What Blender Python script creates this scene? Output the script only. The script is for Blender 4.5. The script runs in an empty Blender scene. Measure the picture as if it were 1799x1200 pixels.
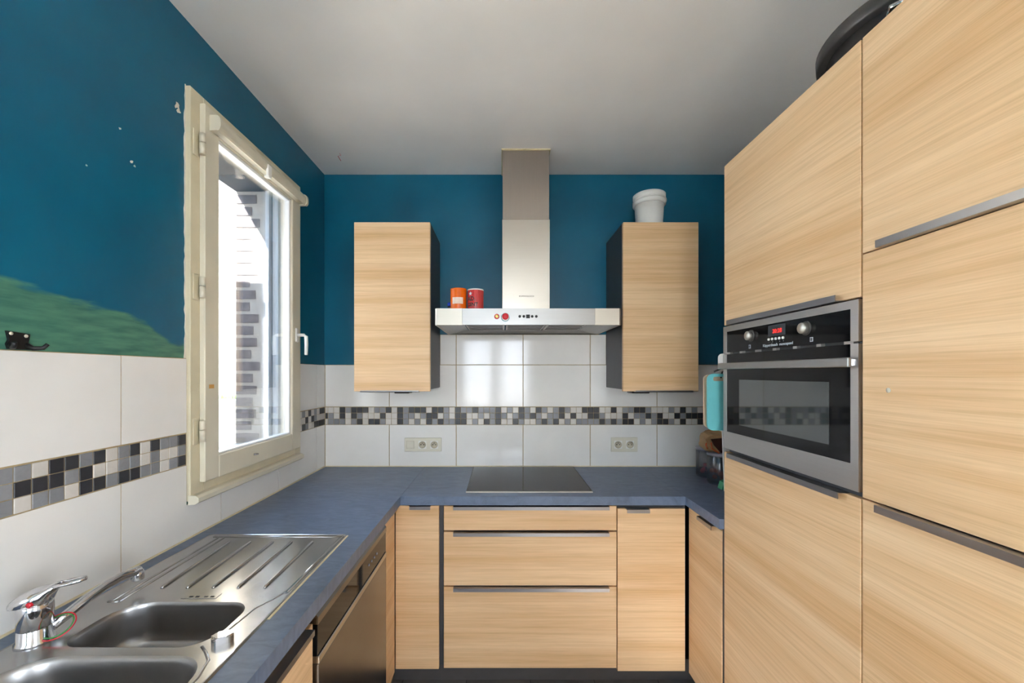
import bpy, bmesh, math, random
from mathutils import Vector, Matrix

random.seed(7)
scene = bpy.context.scene
COL = scene.collection
PI = math.pi

# ------------------------------------------------------------------ camera
CAM_Z = 1.4555
cam_data = bpy.data.cameras.new('camera')
cam = bpy.data.objects.new('camera', cam_data)
COL.objects.link(cam)
cam.location = (0, 0, CAM_Z)
cam.rotation_euler = (PI / 2, 0, 0)
cam_data.sensor_width = 36.0
cam_data.lens = 718.0 / 1799.0 * 36.0
cam_data.shift_x = 18.5 / 1799.0
cam_data.shift_y = 56.0 / 1799.0
cam_data.clip_start = 0.02
scene.camera = cam

# ------------------------------------------------------------------ sky, sun, exposure
world = bpy.data.worlds.new('sky')
scene.world = world
world.use_nodes = True
wn = world.node_tree
wn.nodes.clear()
w_out = wn.nodes.new('ShaderNodeOutputWorld')
w_bg = wn.nodes.new('ShaderNodeBackground')
w_tc = wn.nodes.new('ShaderNodeTexCoord')
w_sep = wn.nodes.new('ShaderNodeSeparateXYZ')
w_ramp = wn.nodes.new('ShaderNodeValToRGB')
w_ramp.color_ramp.elements[0].position = 0.0
w_ramp.color_ramp.elements[0].color = (0.84, 0.91, 1.0, 1)
w_ramp.color_ramp.elements[1].position = 0.8
w_ramp.color_ramp.elements[1].color = (0.50, 0.70, 1.0, 1)
wn.links.new(w_tc.outputs['Generated'], w_sep.inputs[0])
wn.links.new(w_sep.outputs['Z'], w_ramp.inputs['Fac'])
wn.links.new(w_ramp.outputs['Color'], w_bg.inputs[0])
w_bg.inputs['Strength'].default_value = 2.0
wn.links.new(w_bg.outputs[0], w_out.inputs[0])

sun_data = bpy.data.lights.new('sun', 'SUN')
sun = bpy.data.objects.new('sun', sun_data)
COL.objects.link(sun)
sun_data.energy = 9.0
sun_data.angle = math.radians(1.0)
sun_data.color = (1.0, 0.96, 0.90)
sun.rotation_euler = Vector((1.0, 3.3, -1.77)).to_track_quat('-Z', 'Y').to_euler()

vs = scene.view_settings
vs.view_transform = 'Standard'
vs.look = 'None'
vs.exposure = 3.3
vs.gamma = 1.0
vs.use_curve_mapping = False

try:
    scene.cycles.max_bounces = 14
    scene.cycles.diffuse_bounces = 8
    scene.cycles.glossy_bounces = 6
    scene.cycles.transparent_max_bounces = 16
    scene.cycles.sample_clamp_indirect = 8.0
except Exception:
    pass

# ------------------------------------------------------------------ helpers
def lin(r, g, b):
    def f(c):
        c /= 255.0
        return c / 12.92 if c <= 0.04045 else ((c + 0.055) / 1.055) ** 2.4
    return (f(r), f(g), f(b), 1.0)


def new_mat(name):
    m = bpy.data.materials.new(name)
    m.use_nodes = True
    nt = m.node_tree
    return m, nt, nt.nodes['Principled BSDF']


def node(nt, t, **kw):
    n = nt.nodes.new(t)
    for k, v in kw.items():
        setattr(n, k, v)
    return n


def plain(name, col, rough=0.5, metal=0.0, coat=0.0, vary=0.06, nscale=30.0, bump=0.0, spec=0.5, bscale=None):
    """principled material with a gentle procedural tone variation"""
    m, nt, p = new_mat(name)
    p.inputs['Roughness'].default_value = rough
    p.inputs['Metallic'].default_value = metal
    p.inputs['Coat Weight'].default_value = coat
    p.inputs['Specular IOR Level'].default_value = spec
    tc = node(nt, 'ShaderNodeTexCoord')
    nz = node(nt, 'ShaderNodeTexNoise')
    nz.inputs['Scale'].default_value = nscale
    nz.inputs['Detail'].default_value = 4
    nt.links.new(tc.outputs['Object'], nz.inputs['Vector'])
    rp = node(nt, 'ShaderNodeValToRGB')
    c = Vector(col[:3])
    lo = c * (1 - vary)
    hi = c * (1 + vary)
    rp.color_ramp.elements[0].position = 0.3
    rp.color_ramp.elements[1].position = 0.7
    rp.color_ramp.elements[0].color = (*lo, 1)
    rp.color_ramp.elements[1].color = (*hi, 1)
    nt.links.new(nz.outputs['Fac'], rp.inputs['Fac'])
    nt.links.new(rp.outputs['Color'], p.inputs['Base Color'])
    if bump:
        b = node(nt, 'ShaderNodeBump')
        b.inputs['Strength'].default_value = bump
        b.inputs['Distance'].default_value = 0.002
        if bscale:
            n2 = node(nt, 'ShaderNodeTexNoise')
            n2.inputs['Scale'].default_value = bscale
            n2.inputs['Detail'].default_value = 3
            nt.links.new(tc.outputs['Object'], n2.inputs['Vector'])
            nt.links.new(n2.outputs['Fac'], b.inputs['Height'])
        else:
            nt.links.new(nz.outputs['Fac'], b.inputs['Height'])
        nt.links.new(b.outputs['Normal'], p.inputs['Normal'])
    return m


def steel(name, col, rough, stretch=(1, 1, 60), bump=0.05, vary=0.08):
    m, nt, p = new_mat(name)
    p.inputs['Metallic'].default_value = 1.0
    tc = node(nt, 'ShaderNodeTexCoord')
    mp = node(nt, 'ShaderNodeMapping')
    mp.inputs['Scale'].default_value = stretch
    nt.links.new(tc.outputs['Object'], mp.inputs['Vector'])
    nz = node(nt, 'ShaderNodeTexNoise')
    nz.inputs['Scale'].default_value = 6
    nz.inputs['Detail'].default_value = 6
    nt.links.new(mp.outputs['Vector'], nz.inputs['Vector'])
    rp = node(nt, 'ShaderNodeValToRGB')
    c = Vector(col[:3])
    rp.color_ramp.elements[0].color = (*(c * (1 - vary)), 1)
    rp.color_ramp.elements[1].color = (*(c * (1 + vary)), 1)
    nt.links.new(nz.outputs['Fac'], rp.inputs['Fac'])
    nt.links.new(rp.outputs['Color'], p.inputs['Base Color'])
    mr = node(nt, 'ShaderNodeMapRange')
    mr.inputs['To Min'].default_value = rough * 0.8
    mr.inputs['To Max'].default_value = rough * 1.25
    nt.links.new(nz.outputs['Fac'], mr.inputs['Value'])
    nt.links.new(mr.outputs['Result'], p.inputs['Roughness'])
    b = node(nt, 'ShaderNodeBump')
    b.inputs['Strength'].default_value = bump
    b.inputs['Distance'].default_value = 0.001
    nt.links.new(nz.outputs['Fac'], b.inputs['Height'])
    nt.links.new(b.outputs['Normal'], p.inputs['Normal'])
    return m


def oak():
    m, nt, p = new_mat('light_oak')
    tc = node(nt, 'ShaderNodeTexCoord')
    oi = node(nt, 'ShaderNodeObjectInfo')
    sp = node(nt, 'ShaderNodeSeparateXYZ')
    nt.links.new(tc.outputs['Object'], sp.inputs[0])
    u = node(nt, 'ShaderNodeMath', operation='ADD')
    nt.links.new(sp.outputs['X'], u.inputs[0])
    nt.links.new(sp.outputs['Y'], u.inputs[1])
    off = node(nt, 'ShaderNodeMath', operation='MULTIPLY')
    off.inputs[1].default_value = 37.0
    nt.links.new(oi.outputs['Random'], off.inputs[0])

    def streak(su, sz, scale, detail, dist=0.0):
        a = node(nt, 'ShaderNodeMath', operation='MULTIPLY')
        a.inputs[1].default_value = su
        nt.links.new(u.outputs[0], a.inputs[0])
        b = node(nt, 'ShaderNodeMath', operation='MULTIPLY')
        b.inputs[1].default_value = sz
        nt.links.new(sp.outputs['Z'], b.inputs[0])
        c = node(nt, 'ShaderNodeCombineXYZ')
        nt.links.new(a.outputs[0], c.inputs[0])
        nt.links.new(b.outputs[0], c.inputs[1])
        nt.links.new(off.outputs[0], c.inputs[2])
        n = node(nt, 'ShaderNodeTexNoise')
        n.inputs['Scale'].default_value = scale
        n.inputs['Detail'].default_value = detail
        n.inputs['Distortion'].default_value = dist
        nt.links.new(c.outputs[0], n.inputs['Vector'])
        return n

    broad = streak(0.7, 14, 1.0, 3, 0.4)
    mid = streak(1.5, 110, 1.0, 4, 0.15)
    fine = streak(9, 420, 1.0, 2)
    r1 = node(nt, 'ShaderNodeValToRGB')
    e = r1.color_ramp.elements
    e[0].position = 0.30
    e[0].color = lin(213, 173, 126)
    e[1].position = 0.66
    e[1].color = lin(231, 198, 157)
    nt.links.new(broad.outputs['Fac'], r1.inputs['Fac'])
    r2 = node(nt, 'ShaderNodeValToRGB')
    e = r2.color_ramp.elements
    e[0].position = 0.33
    e[0].color = (0.86, 0.82, 0.76, 1)
    e[1].position = 0.55
    e[1].color = (1, 1, 1, 1)
    nt.links.new(mid.outputs['Fac'], r2.inputs['Fac'])
    r3 = node(nt, 'ShaderNodeValToRGB')
    e = r3.color_ramp.elements
    e[0].position = 0.30
    e[0].color = (0.90, 0.88, 0.85, 1)
    e[1].position = 0.6
    e[1].color = (1.04, 1.04, 1.04, 1)
    nt.links.new(fine.outputs['Fac'], r3.inputs['Fac'])
    m1 = node(nt, 'ShaderNodeMix', data_type='RGBA', blend_type='MULTIPLY')
    m1.inputs['Factor'].default_value = 0.75
    nt.links.new(r1.outputs['Color'], m1.inputs[6])
    nt.links.new(r2.outputs['Color'], m1.inputs[7])
    m2 = node(nt, 'ShaderNodeMix', data_type='RGBA', blend_type='MULTIPLY')
    m2.inputs['Factor'].default_value = 0.7
    nt.links.new(m1.outputs[2], m2.inputs[6])
    nt.links.new(r3.outputs['Color'], m2.inputs[7])
    nt.links.new(m2.outputs[2], p.inputs['Base Color'])
    p.inputs['Roughness'].default_value = 0.46
    bp = node(nt, 'ShaderNodeBump')
    bp.inputs['Strength'].default_value = 0.12
    bp.inputs['Distance'].default_value = 0.0008
    nt.links.new(fine.outputs['Fac'], bp.inputs['Height'])
    nt.links.new(bp.outputs['Normal'], p.inputs['Normal'])
    return m


def slate():
    m, nt, p = new_mat('blue_grey_laminate')
    tc = node(nt, 'ShaderNodeTexCoord')
    mp = node(nt, 'ShaderNodeMapping')
    mp.inputs['Rotation'].default_value = (0, 0, 0.6)
    mp.inputs['Scale'].default_value = (1, 2.6, 1)
    nt.links.new(tc.outputs['Object'], mp.inputs['Vector'])
    n1 = node(nt, 'ShaderNodeTexNoise')
    n1.inputs['Scale'].default_value = 14
    n1.inputs['Detail'].default_value = 8
    n1.inputs['Roughness'].default_value = 0.65
    n1.inputs['Distortion'].default_value = 0.8
    nt.links.new(mp.outputs['Vector'], n1.inputs['Vector'])
    rp = node(nt, 'ShaderNodeValToRGB')
    e = rp.color_ramp.elements
    e[0].position = 0.32
    e[0].color = lin(84, 98, 119)
    e[1].position = 0.72
    e[1].color = lin(107, 123, 148)
    nt.links.new(n1.outputs['Fac'], rp.inputs['Fac'])
    nt.links.new(rp.outputs['Color'], p.inputs['Base Color'])
    p.inputs['Roughness'].default_value = 0.38
    b = node(nt, 'ShaderNodeBump')
    b.inputs['Strength'].default_value = 0.16
    b.inputs['Distance'].default_value = 0.002
    nt.links.new(n1.outputs['Fac'], b.inputs['Height'])
    nt.links.new(b.outputs['Normal'], p.inputs['Normal'])
    return m


def teal_paint(name, patch):
    """satin petrol-blue wall paint; patch adds the left-over green strip of an older coat"""
    m, nt, p = new_mat(name)
    tc = node(nt, 'ShaderNodeTexCoord')
    nz = node(nt, 'ShaderNodeTexNoise')
    nz.inputs['Scale'].default_value = 2.5
    nz.inputs['Detail'].default_value = 6
    nt.links.new(tc.outputs['Object'], nz.inputs['Vector'])
    rp = node(nt, 'ShaderNodeValToRGB')
    e = rp.color_ramp.elements
    e[0].position = 0.3
    e[0].color = lin(6, 84, 112)
    e[1].position = 0.75
    e[1].color = lin(15, 102, 130)
    nt.links.new(nz.outputs['Fac'], rp.inputs['Fac'])
    col = rp.outputs['Color']
    if patch:
        sp = node(nt, 'ShaderNodeSeparateXYZ')
        nt.links.new(tc.outputs['Object'], sp.inputs[0])
        mr = node(nt, 'ShaderNodeMapRange')
        mr.inputs['From Min'].default_value = 0.8
        mr.inputs['From Max'].default_value = 1.4
        nt.links.new(sp.outputs['Y'], mr.inputs['Value'])
        fc = node(nt, 'ShaderNodeFloatCurve')
        cv = fc.mapping.curves[0]
        pts = [(0, 0.64), (0.12, 0.625), (0.40, 0.54), (0.60, 0.50), (0.70, 0.44), (0.80, 0.30), (0.90, 0.20), (1, 0.27)]
        cv.points[0].location = pts[0]
        cv.points[1].location = pts[-1]
        for q in pts[1:-1]:
            cv.points.new(*q)
        fc.mapping.update()
        nt.links.new(mr.outputs['Result'], fc.inputs['Value'])
        # boundary height = 1.50 + 0.25 * curve
        hb = node(nt, 'ShaderNodeMath', operation='MULTIPLY_ADD')
        hb.inputs[1].default_value = 0.25
        hb.inputs[2].default_value = 1.50
        nt.links.new(fc.outputs[0], hb.inputs[0])
        mp = node(nt, 'ShaderNodeMapping')
        mp.inputs['Scale'].default_value = (1, 4, 22)
        nt.links.new(tc.outputs['Object'], mp.inputs['Vector'])
        n2 = node(nt, 'ShaderNodeTexNoise')
        n2.inputs['Scale'].default_value = 3
        n2.inputs['Detail'].default_value = 6
        nt.links.new(mp.outputs['Vector'], n2.inputs['Vector'])
        wob = node(nt, 'ShaderNodeMath', operation='MULTIPLY_ADD')
        wob.inputs[1].default_value = 0.045
        wob.inputs[2].default_value = -0.022
        nt.links.new(n2.outputs['Fac'], wob.inputs[0])
        hs = node(nt, 'ShaderNodeMath', operation='ADD')
        nt.links.new(hb.outputs[0], hs.inputs[0])
        nt.links.new(wob.outputs[0], hs.inputs[1])
        df = node(nt, 'ShaderNodeMath', operation='SUBTRACT')
        nt.links.new(hs.outputs[0], df.inputs[0])
        nt.links.new(sp.outputs['Z'], df.inputs[1])
        msk = node(nt, 'ShaderNodeMapRange')
        msk.inputs['From Min'].default_value = -0.006
        msk.inputs['From Max'].default_value = 0.008
        nt.links.new(df.outputs[0], msk.inputs['Value'])
        lt = node(nt, 'ShaderNodeMath', operation='LESS_THAN')
        lt.inputs[1].default_value = 1.6
        nt.links.new(sp.outputs['Y'], lt.inputs[0])
        mk = node(nt, 'ShaderNodeMath', operation='MULTIPLY')
        nt.links.new(msk.outputs['Result'], mk.inputs[0])
        nt.links.new(lt.outputs[0], mk.inputs[1])
        g = node(nt, 'ShaderNodeValToRGB')
        e = g.color_ramp.elements
        e[0].position = 0.32
        e[0].color = lin(56, 104, 92)
        e[1].position = 0.68
        e[1].color = lin(82, 134, 110)
        nt.links.new(n2.outputs['Fac'], g.inputs['Fac'])
        mx = node(nt, 'ShaderNodeMix', data_type='RGBA')
        nt.links.new(mk.outputs[0], mx.inputs['Factor'])
        nt.links.new(col, mx.inputs[6])
        nt.links.new(g.outputs['Color'], mx.inputs[7])
        col = mx.outputs[2]
    nt.links.new(col, p.inputs['Base Color'])
    p.inputs['Roughness'].default_value = 0.34
    p.inputs['Specular IOR Level'].default_value = 0.35
    n3 = node(nt, 'ShaderNodeTexNoise')
    n3.inputs['Scale'].default_value = 9
    n3.inputs['Detail'].default_value = 5
    nt.links.new(tc.outputs['Object'], n3.inputs['Vector'])
    b = node(nt, 'ShaderNodeBump')
    b.inputs['Strength'].default_value = 0.12
    b.inputs['Distance'].default_value = 0.004
    nt.links.new(n3.outputs['Fac'], b.inputs['Height'])
    nt.links.new(b.outputs['Normal'], p.inputs['Normal'])
    return m


def pane_glass(name, tint=(1, 1, 1), refl=0.07):
    m, nt, p = new_mat(name)
    nt.nodes.remove(p)
    out = nt.nodes['Material Output']
    tr = node(nt, 'ShaderNodeBsdfTransparent')
    tr.inputs[0].default_value = (*tint, 1)
    gl = node(nt, 'ShaderNodeBsdfGlossy')
    gl.inputs['Roughness'].default_value = 0.02
    lw = node(nt, 'ShaderNodeLayerWeight')
    lw.inputs['Blend'].default_value = 0.25
    mr = node(nt, 'ShaderNodeMapRange')
    mr.inputs['To Min'].default_value = refl
    mr.inputs['To Max'].default_value = 0.7
    nt.links.new(lw.outputs['Fresnel'], mr.inputs['Value'])
    mx = node(nt, 'ShaderNodeMixShader')
    nt.links.new(mr.outputs['Result'], mx.inputs[0])
    nt.links.new(tr.outputs[0], mx.inputs[1])
    nt.links.new(gl.outputs[0], mx.inputs[2])
    nt.links.new(mx.outputs[0], out.inputs[0])
    return m


def emit(name, col, strength):
    m, nt, p = new_mat(name)
    p.inputs['Base Color'].default_value = (0.02, 0.0, 0.0, 1)
    p.inputs['Emission Color'].default_value = col
    p.inputs['Emission Strength'].default_value = strength
    return m


def mosaic_mat(name, a, b, rough):
    m, nt, p = new_mat(name)
    oi = node(nt, 'ShaderNodeObjectInfo')
    tc = node(nt, 'ShaderNodeTexCoord')
    ad = node(nt, 'ShaderNodeVectorMath', operation='ADD')
    nt.links.new(tc.outputs['Object'], ad.inputs[0])
    nt.links.new(oi.outputs['Location'], ad.inputs[1])
    nz = node(nt, 'ShaderNodeTexNoise')
    nz.inputs['Scale'].default_value = 70
    nz.inputs['Detail'].default_value = 5
    nz.inputs['Distortion'].default_value = 1.0
    nt.links.new(ad.outputs[0], nz.inputs['Vector'])
    mixf = node(nt, 'ShaderNodeMath', operation='MULTIPLY_ADD')
    mixf.inputs[1].default_value = 0.55
    nt.links.new(oi.outputs['Random'], mixf.inputs[0])
    s2 = node(nt, 'ShaderNodeMath', operation='MULTIPLY')
    s2.inputs[1].default_value = 0.6
    nt.links.new(nz.outputs['Fac'], s2.inputs[0])
    nt.links.new(s2.outputs[0], mixf.inputs[2])
    mx = node(nt, 'ShaderNodeMix', data_type='RGBA')
    mx.inputs[6].default_value = a
    mx.inputs[7].default_value = b
    nt.links.new(mixf.outputs[0], mx.inputs['Factor'])
    nt.links.new(mx.outputs[2], p.inputs['Base Color'])
    p.inputs['Roughness'].default_value = rough
    bp = node(nt, 'ShaderNodeBump')
    bp.inputs['Strength'].default_value = 0.3
    bp.inputs['Distance'].default_value = 0.0015
    nt.links.new(nz.outputs['Fac'], bp.inputs['Height'])
    nt.links.new(bp.outputs['Normal'], p.inputs['Normal'])
    return m


def stripes_mat():
    """red mug with thin white vertical pinstripes round it"""
    m, nt, p = new_mat('striped_red_glaze')
    tc = node(nt, 'ShaderNodeTexCoord')
    sp = node(nt, 'ShaderNodeSeparateXYZ')
    nt.links.new(tc.outputs['Object'], sp.inputs[0])
    at = node(nt, 'ShaderNodeMath', operation='ARCTAN2')
    nt.links.new(sp.outputs['Y'], at.inputs[0])
    nt.links.new(sp.outputs['X'], at.inputs[1])
    mu = node(nt, 'ShaderNodeMath', operation='MULTIPLY')
    mu.inputs[1].default_value = 34 / (2 * PI)
    nt.links.new(at.outputs[0], mu.inputs[0])
    fr = node(nt, 'ShaderNodeMath', operation='FRACT')
    nt.links.new(mu.outputs[0], fr.inputs[0])
    gt = node(nt, 'ShaderNodeMath', operation='GREATER_THAN')
    gt.inputs[1].default_value = 0.80
    nt.links.new(fr.outputs[0], gt.inputs[0])
    mx = node(nt, 'ShaderNodeMix', data_type='RGBA')
    mx.inputs[6].default_value = lin(190, 22, 34)
    mx.inputs[7].default_value = lin(226, 132, 128)
    nt.links.new(gt.outputs[0], mx.inputs['Factor'])
    nt.links.new(mx.outputs[2], p.inputs['Base Color'])
    p.inputs['Roughness'].default_value = 0.22
    return m


# ---- geometry helpers (all vertices in world coordinates)
def box(bm, x0, x1, y0, y1, z0, z1, bev=0.0, seg=1):
    x0, x1 = min(x0, x1), max(x0, x1)
    y0, y1 = min(y0, y1), max(y0, y1)
    z0, z1 = min(z0, z1), max(z0, z1)
    v = [bm.verts.new((x, y, z)) for x in (x0, x1) for y in (y0, y1) for z in (z0, z1)]
    fs = [(0, 1, 3, 2), (4, 6, 7, 5), (0, 4, 5, 1), (2, 3, 7, 6), (0, 2, 6, 4), (1, 5, 7, 3)]
    faces = [bm.faces.new([v[i] for i in f]) for f in fs]
    if bev:
        eds = list({e for f in faces for e in f.edges})
        bmesh.ops.bevel(bm, geom=eds, offset=bev, segments=seg, affect='EDGES', profile=0.6)


def B(*a, bev=0.0, seg=1):
    bm = bmesh.new()
    box(bm, *a, bev=bev, seg=seg)
    return bm


def boxes(lst, bev=0.0):
    bm = bmesh.new()
    for a in lst:
        box(bm, *a, bev=bev)
    return bm


def frame_basis(d):
    d = d.normalized()
    up = Vector((0, 0, 1)) if abs(d.z) < 0.95 else Vector((0, 1, 0))
    a = d.cross(up).normalized()
    b = a.cross(d).normalized()
    return a, b


def tube(bm, pts, radii, n=12, closed=False, squash=1.0):
    pts = [Vector(p) for p in pts]
    if not isinstance(radii, (list, tuple)):
        radii = [radii] * len(pts)
    rings = []
    L = len(pts)
    for i, p in enumerate(pts):
        if closed:
            d = pts[(i + 1) % L] - pts[i - 1]
        else:
            d = pts[min(i + 1, L - 1)] - pts[max(i - 1, 0)]
        a, b = frame_basis(d)
        rings.append([bm.verts.new(p + (a * math.cos(t) + b * math.sin(t) * squash) * radii[i])
                      for t in [2 * PI * k / n for k in range(n)]])
    cnt = L if closed else L - 1
    for i in range(cnt):
        r0, r1 = rings[i], rings[(i + 1) % L]
        for k in range(n):
            f = bm.faces.new((r0[k], r0[(k + 1) % n], r1[(k + 1) % n], r1[k]))
            f.smooth = True
    if not closed:
        bm.faces.new(list(reversed(rings[0])))
        bm.faces.new(rings[-1])


def lathe(bm, prof, origin, axis='Z', n=28):
    """prof: list of (radius, height); revolve about an axis through origin"""
    o = Vector(origin)
    rings = []
    for r, h in prof:
        ring = []
        for k in range(n):
            t = 2 * PI * k / n
            c, s = math.cos(t) * r, math.sin(t) * r
            if axis == 'Z':
                q = Vector((c, s, h))
            elif axis == 'Y':
                q = Vector((c, h, -s))
            else:
                q = Vector((h, c, s))
            ring.append(bm.verts.new(o + q))
        rings.append(ring)
    for i in range(len(rings) - 1):
        for k in range(n):
            f = bm.faces.new((rings[i][k], rings[i][(k + 1) % n], rings[i + 1][(k + 1) % n], rings[i + 1][k]))
            f.smooth = True
    if prof[0][0] > 1e-5:
        bm.faces.new(list(reversed(rings[0])))
    if prof[-1][0] > 1e-5:
        bm.faces.new(rings[-1])
    bmesh.ops.remove_doubles(bm, verts=bm.verts, dist=1e-6)


def prism(bm, pts, axis, a0, a1):
    """extrude a 2-D outline along an axis; X: pts=(y,z)  Y: pts=(x,z)  Z: pts=(x,y)"""
    def mk(q, a):
        if axis == 'X':
            return (a, q[0], q[1])
        if axis == 'Y':
            return (q[0], a, q[1])
        return (q[0], q[1], a)
    v0 = [bm.verts.new(mk(q, a0)) for q in pts]
    v1 = [bm.verts.new(mk(q, a1)) for q in pts]
    bm.faces.new(list(reversed(v0)))
    bm.faces.new(v1)
    n = len(pts)
    for i in range(n):
        bm.faces.new((v0[i], v0[(i + 1) % n], v1[(i + 1) % n], v1[i]))


def rrect(x0, x1, y0, y1, r, n=6):
    rs = r if isinstance(r, (list, tuple)) else [r] * 4
    pts = []
    cs = [(x1 - rs[0], y1 - rs[0], 0, rs[0]), (x0 + rs[1], y1 - rs[1], 1, rs[1]),
          (x0 + rs[2], y0 + rs[2], 2, rs[2]), (x1 - rs[3], y0 + rs[3], 3, rs[3])]
    for cx, cy, q, rr in cs:
        for k in range(n + 1):
            t = PI / 2 * (q + k / n)
            pts.append((cx + rr * math.cos(t), cy + rr * math.sin(t)))
    return pts


WORLD_T = {}


def mesh_from(bm, name):
    bmesh.ops.recalc_face_normals(bm, faces=bm.faces)
    me = bpy.data.meshes.new(name)
    bm.to_mesh(me)
    bm.free()
    return me


def obj(name, bm, mat, parent=None, label=None, smooth=False):
    me = mesh_from(bm, name)
    if smooth:
        for p in me.polygons:
            p.use_smooth = True
    me.materials.append(mat)
    o = bpy.data.objects.new(name, me)
    COL.objects.link(o)
    if parent is not None:
        o.parent = parent
        o.location = -WORLD_T[parent.name]
    WORLD_T[o.name] = Vector((0, 0, 0))
    if label:
        o['label'] = label
    return o


def thing(name, label, cat, loc, group=None):
    o = bpy.data.objects.new(name, None)
    COL.objects.link(o)
    o.empty_display_size = 0.05
    o.location = loc
    WORLD_T[o.name] = Vector(loc)
    o['label'] = label
    o['category'] = cat
    if group:
        o['group'] = group
    return o


def single(name, bm, mat, label, cat, origin, smooth=False, group=None):
    """a thing that is one mesh; origin moved to its base"""
    bmesh.ops.translate(bm, verts=bm.verts, vec=-Vector(origin))
    me = mesh_from(bm, name)
    if smooth:
        for p in me.polygons:
            p.use_smooth = True
    me.materials.append(mat)
    o = bpy.data.objects.new(name, me)
    COL.objects.link(o)
    o.location = origin
    WORLD_T[o.name] = Vector(origin)
    o['label'] = label
    o['category'] = cat
    if group:
        o['group'] = group
    return o


def struct(name, bm, mat, label=None):
    o = obj(name, bm, mat)
    o['kind'] = 'structure'
    if label:
        o['label'] = label
    return o


def text_bm(body, size, depth=0.0004, spacing=1.0, align='CENTER', bold=0.0):
    """flat lettering in the XY plane, centred, as a bmesh"""
    c = bpy.data.curves.new('lettering', 'FONT')
    c.body = body
    c.size = size
    c.extrude = depth
    c.align_x = align
    c.align_y = 'CENTER'
    c.space_character = spacing
    c.resolution_u = 3
    c.offset = bold
    t = bpy.data.objects.new('lettering', c)
    COL.objects.link(t)
    dg = bpy.context.evaluated_depsgraph_get()
    me = bpy.data.meshes.new_from_object(t.evaluated_get(dg))
    bpy.data.objects.remove(t)
    bpy.data.curves.remove(c)
    bm = bmesh.new()
    bm.from_mesh(me)
    bpy.data.meshes.remove(me)
    return bm


def face_y(bm, loc):      # lettering that faces -Y (towards the room)
    bmesh.ops.transform(bm, verts=bm.verts, matrix=Matrix.Translation(loc) @ Matrix.Rotation(PI / 2, 4, 'X'))
    return bm


def face_x(bm, loc):      # lettering on a front that faces -X (the tall units); reads towards -Y
    m = Matrix.Translation(loc) @ Matrix.Rotation(-PI / 2, 4, 'Z') @ Matrix.Rotation(PI / 2, 4, 'X')
    bmesh.ops.transform(bm, verts=bm.verts, matrix=m)
    return bm


# ------------------------------------------------------------------ materials
M = {}
M['oak'] = oak()
M['slate'] = slate()
M['teal'] = teal_paint('petrol_blue_paint', False)
M['teal_patch'] = teal_paint('petrol_blue_paint_with_green_patch', True)
M['ceiling'] = plain('ceiling_paint', lin(236, 233, 228), 0.75, vary=0.06, nscale=1.7, bump=0.25, bscale=6)
M['white_wall'] = plain('white_wall_paint', lin(214, 210, 202), 0.7, vary=0.03, nscale=3)
M['grout'] = plain('cream_grout', lin(172, 152, 114), 0.8, vary=0.12, nscale=60)
M['tile'] = plain('white_glazed_tile', lin(231, 228, 223), 0.10, vary=0.035, nscale=5, bump=0.03, bscale=8)
M['mos_dark'] = mosaic_mat('dark_mosaic_stone', lin(36, 36, 40), lin(56, 57, 62), 0.32)
M['mos_grey'] = mosaic_mat('grey_mosaic_stone', lin(118, 119, 122), lin(148, 149, 152), 0.32)
M['mos_pale'] = mosaic_mat('pale_mosaic_stone', lin(196, 190, 182), lin(218, 212, 204), 0.28)
M['floor'] = plain('grey_floor_tile', lin(96, 91, 87), 0.45, vary=0.12, nscale=8)
M['floor_gap'] = plain('floor_joint', lin(70, 66, 62), 0.9)
M['body'] = plain('dark_grey_carcass', lin(66, 66, 68), 0.5, vary=0.04)
M['plinth'] = plain('charcoal_plinth', lin(74, 70, 68), 0.45, vary=0.06)
M['steel_v'] = steel('brushed_steel_vertical', lin(200, 195, 186), 0.22, (1, 1, 60), 0.03)
M['steel_duct'] = steel('dull_duct_steel', lin(164, 154, 145), 0.36, (60, 60, 1), 0.03)
M['steel_h'] = steel('brushed_steel_horizontal', lin(160, 159, 157), 0.36, (1, 1, 60))
M['steel_pale'] = steel('satin_steel_corner', lin(196, 191, 180), 0.45, (1, 1, 30), vary=0.05)
M['steel_oven'] = steel('oven_steel', lin(190, 187, 184), 0.34, (1, 1, 60))
M['steel_sink'] = steel('sink_steel', lin(182, 181, 180), 0.24, (3, 3, 3), 0.10, 0.10)
M['steel_bowl'] = steel('bowl_steel', lin(160, 158, 156), 0.30, (4, 4, 4), 0.08, 0.1)
M['steel_dish'] = steel('dishwasher_steel', lin(136, 130, 124), 0.24, (2, 2, 2), 0.0, 0.02)
M['rail'] = steel('handle_aluminium', lin(156, 155, 156), 0.32, (1, 1, 40))
M['chrome'] = plain('chrome', lin(215, 215, 218), 0.08, 1.0, vary=0.03)
M['black_glass'] = plain('black_glass', lin(12, 12, 14), 0.05, vary=0.02, spec=0.28)
M['hob_glass'] = plain('hob_glass', lin(30, 29, 30), 0.10, vary=0.05, spec=0.12)
M['oven_window'] = plain('oven_inner_window', lin(50, 55, 55), 0.05, coat=0.7, vary=0.03, spec=0.9)
M['black'] = plain('black_plastic', lin(18, 18, 20), 0.4, vary=0.1)
M['black_satin'] = plain('black_enamel', lin(70, 67, 65), 0.36, vary=0.1)
M['cream'] = plain('cream_window_paint', lin(212, 205, 184), 0.42, vary=0.05, nscale=6)
M['cream_dark'] = plain('aged_cream_paint', lin(206, 196, 168), 0.5, vary=0.08, nscale=9)
M['white_plastic'] = plain('white_plastic', lin(228, 226, 220), 0.35, vary=0.02)
M['white_gloss'] = plain('white_bead', lin(232, 234, 236), 0.3, vary=0.02)
M['ivory'] = plain('ivory_plastic', lin(216, 210, 192), 0.4, vary=0.02)
M['hole'] = plain('socket_well', lin(190, 180, 156), 0.5)
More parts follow.
